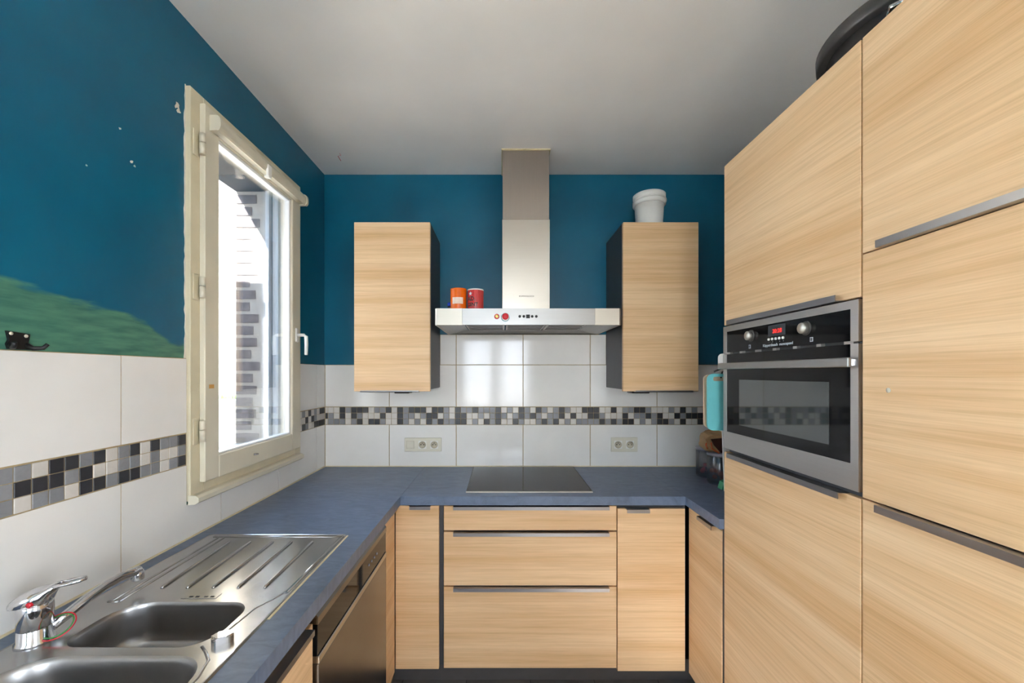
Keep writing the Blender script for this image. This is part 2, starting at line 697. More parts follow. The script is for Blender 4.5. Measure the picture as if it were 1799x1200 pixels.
M['filler'] = plain('white_filler', lin(214, 208, 196), 0.8, vary=0.08, nscale=40)
M['sealant'] = plain('yellowed_sealant', lin(218, 203, 164), 0.5, vary=0.08)
M['glass'] = pane_glass('window_glass')
M['clear'] = pane_glass('clear_plastic', (0.98, 0.98, 0.99), 0.07)
M['grey_lid'] = plain('grey_lid', lin(140, 140, 152), 0.4)
M['orange'] = plain('orange_glaze', lin(236, 104, 10), 0.25, vary=0.05)
M['orange_label'] = plain('pale_label', lin(240, 214, 196), 0.5, vary=0.06, nscale=120)
M['striped'] = stripes_mat()
M['white_glaze'] = plain('white_glaze', lin(236, 232, 228), 0.2, vary=0.02)
M['blue'] = plain('blue_tin', lin(24, 70, 190), 0.35)
M['ink'] = plain('black_ink', lin(16, 14, 14), 0.5)
M['grey_ink'] = plain('grey_ink', lin(96, 92, 86), 0.5)
M['white_ink'] = plain('white_ink', lin(214, 220, 228), 0.5)
M['red'] = plain('red_plastic', lin(196, 24, 40), 0.35)
M['yellow'] = plain('pale_yellow_plastic', lin(240, 226, 130), 0.35)
M['teal_ring'] = plain('teal_ring', lin(70, 140, 150), 0.35)
M['green_band'] = plain('green_rubber', lin(64, 138, 62), 0.5)
M['aqua'] = plain('aqua_board', lin(108, 190, 194), 0.45, vary=0.03)
M['beige_board'] = plain('beige_board', lin(214, 190, 160), 0.5)
M['kraft'] = plain('kraft_paper', lin(178, 144, 104), 0.7, vary=0.18, nscale=22)
M['choc'] = plain('chocolate_label', lin(66, 38, 30), 0.5, vary=0.15)
M['orange_print'] = plain('orange_print', lin(224, 84, 30), 0.5)
M['pink'] = plain('pink_sweets', lin(224, 120, 128), 0.5, vary=0.3, nscale=50)
M['coral'] = plain('coral_sweets', lin(206, 106, 74), 0.5, vary=0.3, nscale=50)
M['green'] = plain('green_packet', lin(48, 150, 104), 0.4)
M['tape'] = plain('orange_tape', lin(206, 156, 84), 0.6)
M['red_led'] = emit('red_led', (1.0, 0.02, 0.01, 1), 0.22)
M['display'] = plain('display_window', lin(58, 62, 66), 0.15)
M['brick'] = plain('grey_brick', lin(108, 103, 105), 0.9, vary=0.25, nscale=30, bump=0.6)
M['mortar'] = plain('outside_render', lin(170, 166, 160), 0.9, vary=0.08, nscale=12, bump=0.4)
M['soffit'] = plain('weathered_soffit', lin(62, 62, 66), 0.9, vary=0.3, nscale=6)
M['facade'] = plain('pale_stone_facade', lin(198, 190, 174), 0.9, vary=0.14, nscale=3, bump=0.5)
M['ground'] = plain('pale_paving', lin(196, 190, 181), 0.9, vary=0.1, nscale=1)
M['leaf'] = plain('green_leaves', lin(92, 130, 58), 0.7, vary=0.3, nscale=20)
M['frame_blue'] = plain('pale_frame', lin(198, 208, 220), 0.35, vary=0.03)

# ------------------------------------------------------------------ room shell
XL = -1.0604      # tile face of the left wall
YB = 2.456        # tile face of the back wall
XR = 1.46
YR = -2.4
CEIL = 2.6527
PXL = XL - 0.006
PYB = YB + 0.006

# floor: a dark bed with separate tiles
floor = struct('floor', B(PXL - 0.2, XR + 0.2, YR - 0.2, PYB + 0.2, -0.10, -0.004), M['floor_gap'])
ft = mesh_from(B(-0.149, 0.149, -0.149, 0.149, -0.004, 0.0, bev=0.0015), 'floor_tile')
ft.materials.append(M['floor'])
for i in range(8):
    for j in range(7):
        t = bpy.data.objects.new('floor_tile', ft)
        COL.objects.link(t)
        t.parent = floor
        t.location = (-0.92 + i * 0.302, 0.0 + j * 0.302, 0)

ceiling = struct('ceiling', B(PXL - 0.2, XR + 0.2, YR - 0.2, PYB + 0.2, CEIL, CEIL + 0.12), M['ceiling'])

# back wall
wall_back = struct('wall_back', B(PXL - 0.22, XR + 0.2, PYB, PYB + 0.2, 0, CEIL), M['teal'])
obj('grout_bed', boxes([(XL - 0.004, XR, YB + 0.0025, PYB, 0.855, 1.5075),
                        (-0.3694, 0.6294, YB + 0.0025, PYB, 1.5075, 1.689)]), M['grout'], wall_back)
XJ = [-1.0604, -0.6740, -0.2720, 0.1300, 0.5335, 0.9350, 1.3370]
G = 0.0022


def wtile(parent, *a):
    return obj('wall_tile', B(*a, bev=0.0008), M['tile'], parent)


for a, b in zip(XJ[:-1], XJ[1:]):
    for z0, z1 in ((0.899, 1.1455), (1.2560, 1.5045)):
        wtile(wall_back, a + G, b - G, YB, YB + 0.0055, z0, z1)
for a, b in ((-0.3694, -0.2720), (-0.2720, 0.1300), (0.1300, 0.5335), (0.5335, 0.6294)):
    wtile(wall_back, a + G, b - G, YB, YB + 0.0055, 1.5085, 1.687)

PIT = 0.03471
MOS = {}
for k, mk in (('B', 'mos_dark'), ('G', 'mos_grey'), ('W', 'mos_pale')):
    me = mesh_from(B(-0.0162, 0.0162, 0, 0.0050, -0.0166, 0.0166, bev=0.0010), 'mosaic_tile')
    me.materials.append(M[mk])
    MOS[k] = me
half = mesh_from(B(-0.0065, 0.0065, 0, 0.0050, -0.0166, 0.0166, bev=0.0010), 'mosaic_tile')
MZ = [1.2350, 1.2000, 1.1650]


def mosaic(parent, key, loc, rz=0.0, cut=1.0):
    o = bpy.data.objects.new('mosaic_tile', MOS[key])
    COL.objects.link(o)
    o.parent = parent
    o.location = loc
    o.rotation_euler = (0, 0, rz)
    o.scale = (cut, 1, 1)
    return o


rows_back = [
    'W' 'WWBGBBBWGGBWBGBBBWBBGW' 'BGGBGGGBWGWBGWBGWGBGWW' 'BBBWWBWGGBBGWWWGWBWGWGB',
    'B' 'GWBWBGWWWBWWBGGWGBBWGW' 'BBWWGWGBGWGBGBGWGGBWBW' 'WBBGWWWBWGGBGBWWBGBBBWG',
    'W' 'GGGWGBWBBGWWBGWGWBGBGG' 'BBWGWBGBWWBGWWGBGBWGWG' 'GGGBGBGBBWGWGBBGWBWWBGW',
]
for r, row in enumerate(rows_back):
    for c, key in enumerate(row):
        if c == 0:
            mosaic(wall_back, key, (XL + 0.0090, YB + random.uniform(0, 0.0006), MZ[r]), cut=0.40)
        else:
            x = -1.0433 + (c - 0.5) * PIT
            mosaic(wall_back, key, (x, YB + random.uniform(0, 0.0006), MZ[r]))

# left wall with the window opening, 22 cm thick, rebated outside
HY0, HY1, HZ0, HZ1 = 1.40, 2.075, 1.06, 2.40       # rebate that takes the frame
OY0, OY1, OZ0, OZ1 = 1.44, 2.013, 1.10, 2.355      # outer opening
XM, XO = -1.130, -1.290
KY0, KY1, KZ0, KZ1 = -2.28, -0.95, 0.50, 1.98      # opening added behind the camera to let in more daylight
bm = bmesh.new()
for (xa, xb, y0, y1, z0, z1) in ((PXL, XM, HY0, HY1, HZ0, HZ1), (XM, XO, OY0, OY1, OZ0, OZ1)):
    box(bm, xa, xb, YR - 0.2, KY0, 0, CEIL)
    box(bm, xa, xb, KY1, y0, 0, CEIL)
    box(bm, xa, xb, KY0, KY1, 0, KZ0)
    box(bm, xa, xb, KY0, KY1, KZ1, CEIL)
    box(bm, xa, xb, y1, PYB + 0.2, 0, CEIL)
    box(bm, xa, xb, y0, y1, 0, z0)
    box(bm, xa, xb, y0, y1, z1, CEIL)
wall_left = struct('wall_left', bm, M['teal_patch'])
obj('outer_render', boxes([(XO - 0.015, XM - 0.002, OY1 - 0.004, OY1 + 0.0, OZ0, OZ1),
                           (XO - 0.015, XM - 0.002, OY0, OY0 + 0.004, OZ0, OZ1),
                           (XO - 0.015, XO, -3.0, KY0, -0.2, 4.5), (XO - 0.015, XO, KY1, OY0, -0.2, 4.5), (XO - 0.015, XO, KY0, KY1, -0.2, KZ0), (XO - 0.015, XO, KY0, KY1, KZ1, 4.5), (XO - 0.015, XO, OY1, 4.0, -0.2, 4.5),
                           (XO - 0.015, XO, OY0, OY1, -0.2, OZ0), (XO - 0.015, XO, OY0, OY1, OZ1, 4.5)]),
    M['mortar'], wall_left)
obj('lintel_soffit', B(XO - 0.015, XM - 0.002, OY0 + 0.004, OY1 - 0.004, OZ1 - 0.006, OZ1), M['soffit'], wall_left)
obj('outer_sill', B(XO - 0.03, XM - 0.002, OY0 + 0.004, OY1 - 0.004, OZ0, OZ0 + 0.012), M['mortar'], wall_left)
for k in range(21):
    z0 = 1.118 + k * 0.0585
    ln = 0.075 if k % 2 else 0.105
    ln += random.uniform(-0.012, 0.012)
    obj('brick', B(XO - 0.013, XO - 0.013 + ln, OY1 - 0.010, OY1 - 0.004, z0, z0 + 0.043, bev=0.002), M['brick'], wall_left)
obj('jagged_filler_edge', (lambda: (lambda b: (prism(b, [(1.3775 - random.uniform(0.001, 0.007), 1.03 + k * 0.02) for k in range(71)] + [(1.380, 2.432), (1.380, 1.03)], 'X', PXL, PXL + 0.0012), b)[1])(bmesh.new()))(), M['filler'], wall_left)
# flakes where the paint came off
for (y, z, s) in ((1.345, 2.336, 0.011), (1.350, 2.322, 0.009), (1.337, 2.327, 0.005), (1.143, 2.140, 0.004), (1.179, 2.066, 0.006), (1.187, 2.058, 0.004), (1.05, 1.99, 0.003)):
    bmf = bmesh.new()
    pts = []
    for k in range(9):
        a = 2 * PI * k / 9
        rr = s * random.uniform(0.45, 1.15)
        pts.append((y + math.cos(a) * rr, z + math.sin(a) * rr))
    prism(bmf, pts, 'X', PXL - 0.001, PXL + 0.0006)
    obj('paint_flake', bmf, M['filler'], wall_left)

YJ = [-0.06, 0.338, 0.739, 1.140, 1.5465, 1.947, 2.348, 2.4545]
WY0, WY1, WZ0 = 1.379, 2.135, 1.022
obj('grout_bed', boxes([(PXL, XL - 0.0025, -0.2, WY0 - 0.002, 0.855, 1.5065), (PXL, XL - 0.0025, WY1 + 0.001, YB + 0.004, 0.855, 1.5065),
                        (PXL, XL - 0.0025, WY0 - 0.002, WY1 + 0.001, 0.855, 1.012)]), M['grout'], wall_left)
for a, b in zip(YJ[:-1], YJ[1:]):
    lo = []
    a1, b1 = a + G, b - G
    if b1 <= WY0 or a1 >= WY1:
        lo = [(XL - 0.0055, XL, a1, b1, 0.899, 1.1455)]
        up = [(XL - 0.0055, XL, a1, b1, 1.2560, 1.5045)]
    else:
        up = []
        lo = [(XL - 0.0055, XL, a1, b1, 0.899, 1.012)]
        if a1 < WY0:
            lo.append((XL - 0.0055, XL, a1, WY0 - 0.003, 1.012, 1.1455))
            up.append((XL - 0.0055, XL, a1, WY0 - 0.003, 1.2560, 1.5045))
        if b1 > WY1:
            lo.append((XL - 0.0055, XL, WY1 + 0.002, b1, 1.012, 1.1455))
            up.append((XL - 0.0055, XL, WY1 + 0.002, b1, 1.2560, 1.5045))
    obj('wall_tile', boxes(lo), M['tile'], wall_left)
    if up:
        obj('wall_tile', boxes(up), M['tile'], wall_left)
rows_left = ['WGBW' 'GGWBBGBWGBWBGGB', 'GWBG' 'GBBBGBWWGGWGWWG', 'BGWG' 'GWGGWBBGBBGGWGB']
for r, row in enumerate(rows_left):
    n = len(row)
    for c, key in enumerate(row):
        y = 1.3745 - (n - c - 0.5) * PIT
        mosaic(wall_left, key, (XL - random.uniform(0, 0.0006), y, MZ[r]), rz=PI / 2)
for r, row in enumerate(['WGWBWGWBB', 'WWBWBGWWW', 'WBGWWBBBB']):
    for c, key in enumerate(row):
        y = YB - 0.0015 - (9 - c - 0.5) * PIT
        mosaic(wall_left, key, (XL - random.uniform(0, 0.0006), y, MZ[r]), rz=PI / 2)

# right wall and the wall behind the camera with its wide window
DY_0, DY_1, DZ_1 = -2.20, -0.75, 2.30  # opening for a door added to brighten the left wall
wall_right = struct('wall_right', boxes([(XR, XR + 0.2, YR - 0.2, DY_0, 0, CEIL), (XR, XR + 0.2, DY_1, PYB, 0, CEIL), (XR, XR + 0.2, DY_0, DY_1, DZ_1, CEIL)]), M['white_wall'])
gd = bpy.data.objects.new('added_door', None)  # added behind the camera to raise the ambient daylight
COL.objects.link(gd)
gd.location = (XR + 0.1, -1.475, 0)
WORLD_T[gd.name] = Vector(gd.location)
gd['kind'] = 'structure'
gd['label'] = 'unseen glazed double door added in the right wall for fill light'
obj('added_door_frame', boxes([(XR + 0.06, XR + 0.13, DY_0, DY_0 + 0.05, 0, DZ_1), (XR + 0.06, XR + 0.13, DY_1 - 0.05, DY_1, 0, DZ_1), (XR + 0.06, XR + 0.13, DY_0 + 0.05, DY_1 - 0.05, DZ_1 - 0.05, DZ_1)]), M['white_plastic'], gd)
for d0, d1 in ((DY_0 + 0.05, -1.475), (-1.475, DY_1 - 0.05)):
    lf = obj('added_door_leaf', boxes([(XR + 0.07, XR + 0.12, d0, d0 + 0.08, 0.01, DZ_1 - 0.05), (XR + 0.07, XR + 0.12, d1 - 0.08, d1, 0.01, DZ_1 - 0.05),
                                 (XR + 0.07, XR + 0.12, d0 + 0.08, d1 - 0.08, 0.01, 0.14), (XR + 0.07, XR + 0.12, d0 + 0.08, d1 - 0.08, DZ_1 - 0.13, DZ_1 - 0.05)]), M['white_plastic'], gd)
    obj('pane', B(XR + 0.094, XR + 0.098, d0 + 0.08, d1 - 0.08, 0.14, DZ_1 - 0.13), M['glass'], lf)
RX0, RX1, RZ0, RZ1 = -0.82, 0.62, 0.70, 2.30
wall_rear = struct('wall_rear', boxes([(PXL, RX0, YR - 0.2, YR, 0, CEIL), (RX1, XR, YR - 0.2, YR, 0, CEIL),
                                       (RX0, RX1, YR - 0.2, YR, 0, RZ0), (RX0, RX1, YR - 0.2, YR, RZ1, CEIL)]), M['white_wall'])
w2 = bpy.data.objects.new('window_2', None)
COL.objects.link(w2)
w2.location = (-0.10, YR - 0.08, RZ0)
WORLD_T[w2.name] = Vector(w2.location)
w2['kind'] = 'structure'
w2['label'] = 'wide two-leaf window in the wall opposite the cooker'
yb0, yb1 = YR - 0.13, YR - 0.07
obj('window_frame', boxes([(RX0, RX0 + 0.07, yb0, yb1, RZ0, RZ1), (RX1 - 0.07, RX1, yb0, yb1, RZ0, RZ1),
                           (RX0 + 0.07, RX1 - 0.07, yb0, yb1, RZ1 - 0.07, RZ1), (RX0 + 0.07, RX1 - 0.07, yb0, yb1, RZ0, RZ0 + 0.07)]), M['white_plastic'], w2)
for s0, s1 in ((RX0 + 0.07, -0.10), (-0.10, RX1 - 0.07)):
    za, zb = RZ0 + 0.07, RZ1 - 0.07
    sh = obj('sash', boxes([(s0, s0 + 0.09, yb0 + 0.01, yb1 + 0.015, za, zb), (s1 - 0.09, s1, yb0 + 0.01, yb1 + 0.015, za, zb),
                            (s0 + 0.09, s1 - 0.09, yb0 + 0.01, yb1 + 0.015, za, za + 0.09), (s0 + 0.09, s1 - 0.09, yb0 + 0.01, yb1 + 0.015, zb - 0.09, zb)]), M['white_plastic'], w2)
    obj('pane', B(s0 + 0.09, s1 - 0.09, YR - 0.104, YR - 0.100, za + 0.09, zb - 0.09), M['glass'], sh)
obj('handle', boxes([(-0.16, -0.13, yb1 + 0.015, yb1 + 0.06, 1.40, 1.43), (-0.16, -0.13, yb1 + 0.045, yb1 + 0.06, 1.28, 1.40)]), M['white_plastic'], w2)

w3 = bpy.data.objects.new('added_window', None)  # added out of view to light the tall unit fronts
COL.objects.link(w3)
w3.location = (-1.18, (KY0 + KY1) / 2, KZ0)
WORLD_T[w3.name] = Vector(w3.location)
w3['kind'] = 'structure'
w3['label'] = 'unseen window added in the left wall behind the camera for fill light'
obj('window_frame', boxes([(-1.20, -1.15, KY0, KY0 + 0.06, KZ0, KZ1), (-1.20, -1.15, KY1 - 0.06, KY1, KZ0, KZ1),
                           (-1.20, -1.15, KY0 + 0.06, KY1 - 0.06, KZ0, KZ0 + 0.06), (-1.20, -1.15, KY0 + 0.06, KY1 - 0.06, KZ1 - 0.06, KZ1)]), M['cream'], w3)
obj('pane', B(-1.178, -1.174, KY0 + 0.06, KY1 - 0.06, KZ0 + 0.06, KZ1 - 0.06), M['glass'], w3)

# ------------------------------------------------------------------ kitchen window (left wall)
w1 = bpy.data.objects.new('window_1', None)
COL.objects.link(w1)
w1.location = (XL, 1.76, WZ0)
WORLD_T[w1.name] = Vector(w1.location)
w1['kind'] = 'structure'
w1['label'] = 'cream painted window with one tall hinged sash above the sink'
CX = -1.050          # casing face
bm = bmesh.new()
box(bm, PXL - 0.06, CX, WY0, 1.440, WZ0, 2.428, bev=0.002)
box(bm, PXL - 0.06, CX, 2.085, WY1, WZ0, 2.428, bev=0.002)
box(bm, PXL - 0.06, CX, 1.440, 2.085, WZ0, 1.090, bev=0.002)
box(bm, PXL - 0.06, CX, 1.440, 2.085, 2.375, 2.428, bev=0.002)
obj('casing', bm, M['cream_dark'], w1)
SX0, SX1 = -1.085, -1.030
SY0, SY1, SZ0, SZ1 = 1.419, 2.092, 1.077, 2.395
GY0, GY1, GZ0, GZ1 = 1.492, 2.014, 1.158, 2.312
bm = bmesh.new()
box(bm, CX + 0.0, SX1, SY0, GY0, SZ0, SZ1, bev=0.003)
box(bm, CX + 0.0, SX1, GY1, SY1, SZ0, SZ1, bev=0.003)
box(bm, CX + 0.0, SX1, GY0, GY1, SZ0, GZ0, bev=0.003)
box(bm, CX + 0.0, SX1, GY0, GY1, GZ1, SZ1, bev=0.003)
box(bm, SX0, CX, 1.4405, GY0, 1.0905, 2.3745)
box(bm, SX0, CX, GY1, 2.0845, 1.0905, 2.3745)
box(bm, SX0, CX, GY0, GY1, 1.0905, GZ0)
box(bm, SX0, CX, GY0, GY1, GZ1, 2.3745)
sash = obj('sash', bm, M['cream'], w1)
bm = bmesh.new()
for (y0, y1, z0, z1) in ((GY0, GY0 + 0.010, GZ0, GZ1), (GY1 - 0.012, GY1, GZ0, GZ1), (GY0 + 0.010, GY1 - 0.012, GZ0, GZ0 + 0.008), (GY0 + 0.010, GY1 - 0.012, GZ1 - 0.012, GZ1)):
    box(bm, -1.062, -1.040, y0, y1, z0, z1, bev=0.002)
obj('glazing_bead', bm, M['white_gloss'], sash)
obj('pane', B(-1.060, -1.056, GY0 + 0.009, GY1 - 0.009, GZ0 + 0.007, GZ1 - 0.009), M['glass'], sash)
# outer frame members seen through the glass on the far side
obj('outer_frame_strip', B(-1.128, -1.088, 2.035, 2.074, 1.10, 2.39), M['frame_blue'], w1)
obj('outer_frame_strip', B(-1.128, -1.100, 2.014, 2.034, 1.10, 2.39), M['frame_blue'], w1)
obj('blind_guide', B(-1.150, -1.132, 1.990, 2.0085, 1.115, 2.345), M['frame_blue'], w1)
sht = obj('added_shutter', boxes([(-1.91, -1.312, 1.425, 1.437, 1.20, 1.27), (-1.91, -1.312, 1.425, 1.437, 2.03, 2.10)]), M['frame_blue'], w1)  # out of view, added to cut window light on the left wall cabinet
for k in range(6):
    xa = -1.90 + k * 0.098
    obj('board', B(xa, xa + 0.095, 1.437, 1.457, 1.12, 2.20, bev=0.002), M['frame_blue'], sht)
for z in (2.246, 1.752, 1.256):
    bm = bmesh.new()
    tube(bm, [(-1.030, 1.4080, z - 0.036), (-1.030, 1.4080, z + 0.003)], 0.0095, 14)
    tube(bm, [(-1.030, 1.4080, z + 0.005), (-1.030, 1.4080, z + 0.036)], 0.0095, 14)
    h = obj('hinge', bm, M['cream'], w1)
    bm = bmesh.new()
    box(bm, CX, CX + 0.004, 1.388, 1.412, z - 0.045, z + 0.045, bev=0.0015)
    obj('hinge_leaf', bm, M['cream_dark'], h)
bm = bmesh.new()
box(bm, SX1, SX1 + 0.008, 2.038, 2.062, 1.612, 1.682, bev=0.003)
tube(bm, [(SX1 + 0.006, 2.050, 1.648), (SX1 + 0.040, 2.050, 1.648), (SX1 + 0.050, 2.050, 1.640), (SX1 + 0.052, 2.050, 1.60), (SX1 + 0.050, 2.050, 1.548)], [0.008, 0.008, 0.009, 0.009, 0.008], 10)
obj('handle', bm, M['white_plastic'], sash)
obj('tape_piece', B(SX1, SX1 + 0.0008, 1.440, 1.464, 1.402, 1.416), M['tape'], sash)
bm = bmesh.new()
tube(bm, [(SX1, 1.70, 1.118), (SX1 + 0.010, 1.715, 1.118)], 0.0035, 8)
obj('screw', bm, M['rail'], sash)
# moulded ledge below
bm = bmesh.new()
prism(bm, [(CX - 0.004, 1.012), (-1.030, 1.014), (-1.018, 1.022), (-1.018, 1.036), (-1.028, 1.043), (CX - 0.004, 1.043)], 'Y', 1.374, 2.108)
obj('ledge', bm, M['cream'], w1)
# roller blind cassette along the top of the sash
bm = bmesh.new()
prof = [(-1.046, 2.366), (-1.010, 2.366)] + [(-1.010 + 0.016 * math.sin(t), 2.340 + 0.026 * math.cos(t)) for t in [PI * k / 8 for k in range(1, 8)]] + [(-1.010, 2.318), (-1.046, 2.316)]
prism(bm, prof, 'Y', 1.460, 2.085)
blind = obj('blind_cassette', bm, M['cream'], w1)
bm = bmesh.new()
prism(bm, [(p[0] * 1.0 + (0.004 if p[0] > -1.02 else 0), p[1] + (0.002 if p[1] > 2.34 else -0.004)) for p in prof], 'Y', 1.442, 1.461)
prism(bm, [(p[0] * 1.0 + (0.004 if p[0] > -1.02 else 0), p[1] + (0.002 if p[1] > 2.34 else -0.004)) for p in prof], 'Y', 2.084, 2.100)
obj('end_cap', bm, M['cream'], blind)
bm = bmesh.new()
box(bm, -1.000, -0.988, 1.735, 1.760, 2.296, 2.345, bev=0.002)
box(bm, -1.010, -0.988, 1.738, 1.757, 2.290, 2.300, bev=0.002)
obj('blind_clip', bm, M['white_plastic'], blind)

# ------------------------------------------------------------------ outside
ground = struct('ground', B(-40, 40, -40, 40, -0.35, -0.25), M['ground'])
ow = struct('wall_light_block', boxes([(-3.6, -2.5, 0.2, 1.78, -0.25, 3.1), (-3.65, -2.45, 0.15, 1.83, 3.1, 3.2)]), M['soffit'], 'unseen dark block added outside to cut light through the kitchen window')  # light blocker, added out of view to darken the left wall cabinet
fac = thing('neighbour_house', 'pale stone house front across the yard seen through the window', 'building', (-6.0, 6.3, -0.25))
obj('wall', B(-9.5, -3.3, 6.0, 6.6, -0.25, 6.5), M['facade'], fac)
bmx = bmesh.new()
prism(bmx, [(-9.9, 6.5), (-2.9, 6.5), (-6.4, 8.6)], 'Y', 5.8, 6.8)
obj('roof', bmx, M['soffit'], fac)
single('garden_wall', boxes([(-7.5, -2.0, 4.0, 4.2, -0.25, 1.15), (-7.55, -1.95, 3.96, 4.24, 1.15, 1.19)]), M['facade'], 'low pale garden wall outside the kitchen window', 'garden wall', (-4.75, 4.1, -0.25))
bm = bmesh.new()
for k in range(260):
    x = random.uniform(-3.6, -2.2)
    h = random.uniform(0.03, 0.09)
    y = random.uniform(4.26, 4.5)
    w = 0.02
    z0 = 1.12
    a = random.uniform(0, PI)
    dx, dy = math.cos(a) * w, math.sin(a) * w
    v = [bm.verts.new(q) for q in ((x - dx, y - dy, z0), (x + dx, y + dy, z0), (x + random.uniform(-.03, .03), y, z0 + h + 0.05))]
    bm.faces.new(v)
box(bm, -3.7, -2.1, 4.25, 4.52, -0.25, 1.13)
hg = single('hedge', bm, M['leaf'], 'strip of green leaves above the low garden wall', 'hedge', (-2.9, 4.4, -0.25))
hg['kind'] = 'stuff'

# ------------------------------------------------------------------ worktop
CT, CB = 0.895, 0.855
FE, LE, RE = 1.859, -0.461, 0.838       # front edges: back run, left run, right run
wt = thing('worktop', 'blue-grey slate-look worktop running round three sides of the kitchen', 'worktop', (0.1, 2.1, CB))
HXA, HXB, HYA, HYB = -0.990, -0.556, 0.44, 1.395
bm = boxes([(XL, LE, HYB, YB, CB, CT), (XL, LE, -0.25, HYA, CB, CT), (XL, HXA, HYA, HYB, CB, CT), (HXB, LE, HYA, HYB, CB, CT)])
obj('slab', bm, M['slate'], wt)
obj('slab', B(LE + 0.0006, 0.8375, FE, YB, CB, CT, bev=0.0008), M['slate'], wt)
obj('slab', boxes([(0.838, 1.455, 1.5725, YB, CB, CT)], bev=0.0008), M['slate'], wt)
obj('wall_joint', boxes([(XL, 1.45, YB - 0.004, YB - 0.0001, CT, CT + 0.005), (XL + 0.0001, XL + 0.004, -0.2, YB - 0.004, CT, CT + 0.005)]), M['sealant'], wt)

# ------------------------------------------------------------------ cooker hob
hob = thing('induction_hob', 'black glass hob with a pale steel front strip set in the worktop', 'hob', (0.131, 2.17, CT))
obj('glass_plate', B(-0.165, 0.427, 1.923, 2.432, CT, CT + 0.005, bev=0.0015), M['hob_glass'], hob)
obj('front_strip', B(-0.167, 0.429, 1.914, 1.923, CT, CT + 0.007, bev=0.0015), M['steel_pale'], hob)
for xs in (-0.167, 0.427):
    obj('side_strip', B(xs, xs + 0.002, 1.923, 2.432, CT, CT + 0.0055), M['black'], hob)

# ------------------------------------------------------------------ base cabinets
FY = 1.880        # front plane of the back run
Z0, Z1 = 0.0985, 0.845


def front_y(parent, name, x0, x1, z0, z1, y=FY):
    return obj(name, B(x0, x1, y, y + 0.019, z0, z1, bev=0.0012), M['oak'], parent)


def rail_y(parent, x0, x1, zt, y=FY, h=0.013):
    """folded metal edge pull over the top edge of a front that faces -Y"""
    bm = bmesh.new()
    prism(bm, [(y + 0.012, zt + 0.0002), (y + 0.012, zt + 0.0022), (y - 0.022, zt + 0.0022), (y - 0.022, zt - h), (y - 0.0195, zt - h), (y - 0.0195, zt + 0.0002)], 'X', x0, x1)
    return obj('handle', bm, M['rail'], parent)


def rail_x(parent, y0, y1, zt, x, up=1, h=0.014):
    """the same pull on a front that faces -X; up=-1 hangs it under a bottom edge"""
    bm = bmesh.new()
    e = 0.0002 * up
    t = 0.0022 * up
    prism(bm, [(x + 0.012, zt + e), (x + 0.012, zt + t), (x - 0.018, zt + t), (x - 0.018, zt - h * up), (x - 0.0155, zt - h * up), (x - 0.0155, zt + e)], 'Y', y0, y1)
    return obj('handle', bm, M['rail'], parent)


dr = thing('drawer_cabinet', 'oak base unit with three wide drawers under the hob', 'cabinet', (0.132, 2.15, 0))
obj('body', B(-0.268, 0.5315, FY + 0.021, YB - 0.02, 0.10, CB - 0.001), M['body'], dr)
for z0, z1 in ((0.733, 0.846), (0.4790, 0.7255), (0.0995, 0.4735)):
    f = front_y(dr, 'drawer', -0.2655, 0.5295, z0, z1)
    rail_y(f, -0.2200, 0.4920, z1 if z1 < 0.8 else 0.8455)

lc = thing('corner_cabinet', 'narrow oak base unit left of the drawers beside the dishwasher corner', 'cabinet', (-0.38, 2.15, 0))
obj('body', B(-0.488, -0.2695, FY + 0.021, YB - 0.02, 0.10, CB - 0.001), M['body'], lc)
f = front_y(lc, 'door', -0.4880, -0.2880, 0.0950, 0.8470)
rail_y(f, -0.4190, -0.3240, 0.8470)

rc = thing('corner_cabinet', 'oak base unit right of the drawers with a short pull and dark gap on top', 'cabinet', (0.69, 2.15, 0))
obj('body', B(0.5325, 0.8545, FY + 0.021, YB - 0.02, 0.10, CB - 0.001), M['body'], rc)
f = front_y(rc, 'door', 0.5340, 0.8450, 0.0850, 0.8330)
rail_y(f, 0.5720, 0.6760, 0.8330, h=0.014)

sc = thing('side_cabinet', 'narrow oak base unit between the right corner and the oven tower', 'cabinet', (1.1, 1.72, 0))
obj('body', B(0.880, 1.45, 1.5760, 1.8980, 0.10, CB - 0.001), M['body'], sc)
f = obj('door', B(0.858, 0.877, 1.594, 1.872, 0.0850, 0.8400, bev=0.0012), M['oak'], sc)
rail_x(f, 1.640, 1.760, 0.8400, 0.858)
obj('filler_strip', B(0.862, 0.8795, 1.5745, 1.5925, 0.085, CB - 0.001), M['body'], sc)

struct('baseboard_back', B(-0.515, 0.915, 1.942, 1.958, 0, 0.0975), M['plinth'], 'charcoal plinth board under the drawer units')
struct('baseboard_right', B(0.915, 0.931, 0.40, 1.940, 0, 0.0975), M['plinth'], 'charcoal plinth board under the oven tower')
struct('baseboard_left', B(-0.531, -0.515, -0.20, 1.940, 0, 0.0975), M['plinth'], 'charcoal plinth board under the sink run')

# left run: fronts face +X
def rail_xp(parent, y0, y1, zt, x, h=0.012):
    bm = bmesh.new()
    prism(bm, [(x - 0.012, zt + 0.0002), (x - 0.012, zt + 0.0022), (x + 0.018, zt + 0.0022), (x + 0.018, zt - h), (x + 0.0155, zt - h), (x + 0.0155, zt + 0.0002)], 'Y', y0, y1)
    return obj('handle', bm, M['rail'], parent)


fl = thing('filler_unit', 'slim oak unit squeezed between the dishwasher and the left corner', 'cabinet', (-0.7, 1.75, 0))
obj('body', B(-1.03, -0.512, 1.650, 1.876, 0.10, CB - 0.001), M['body'], fl)
f = obj('door', B(-0.509, -0.490, 1.648, 1.876, 0.0850, 0.8470, bev=0.0012), M['oak'], fl)
rail_xp(f, 1.770, 1.860, 0.8475, -0.490, h=0.010)

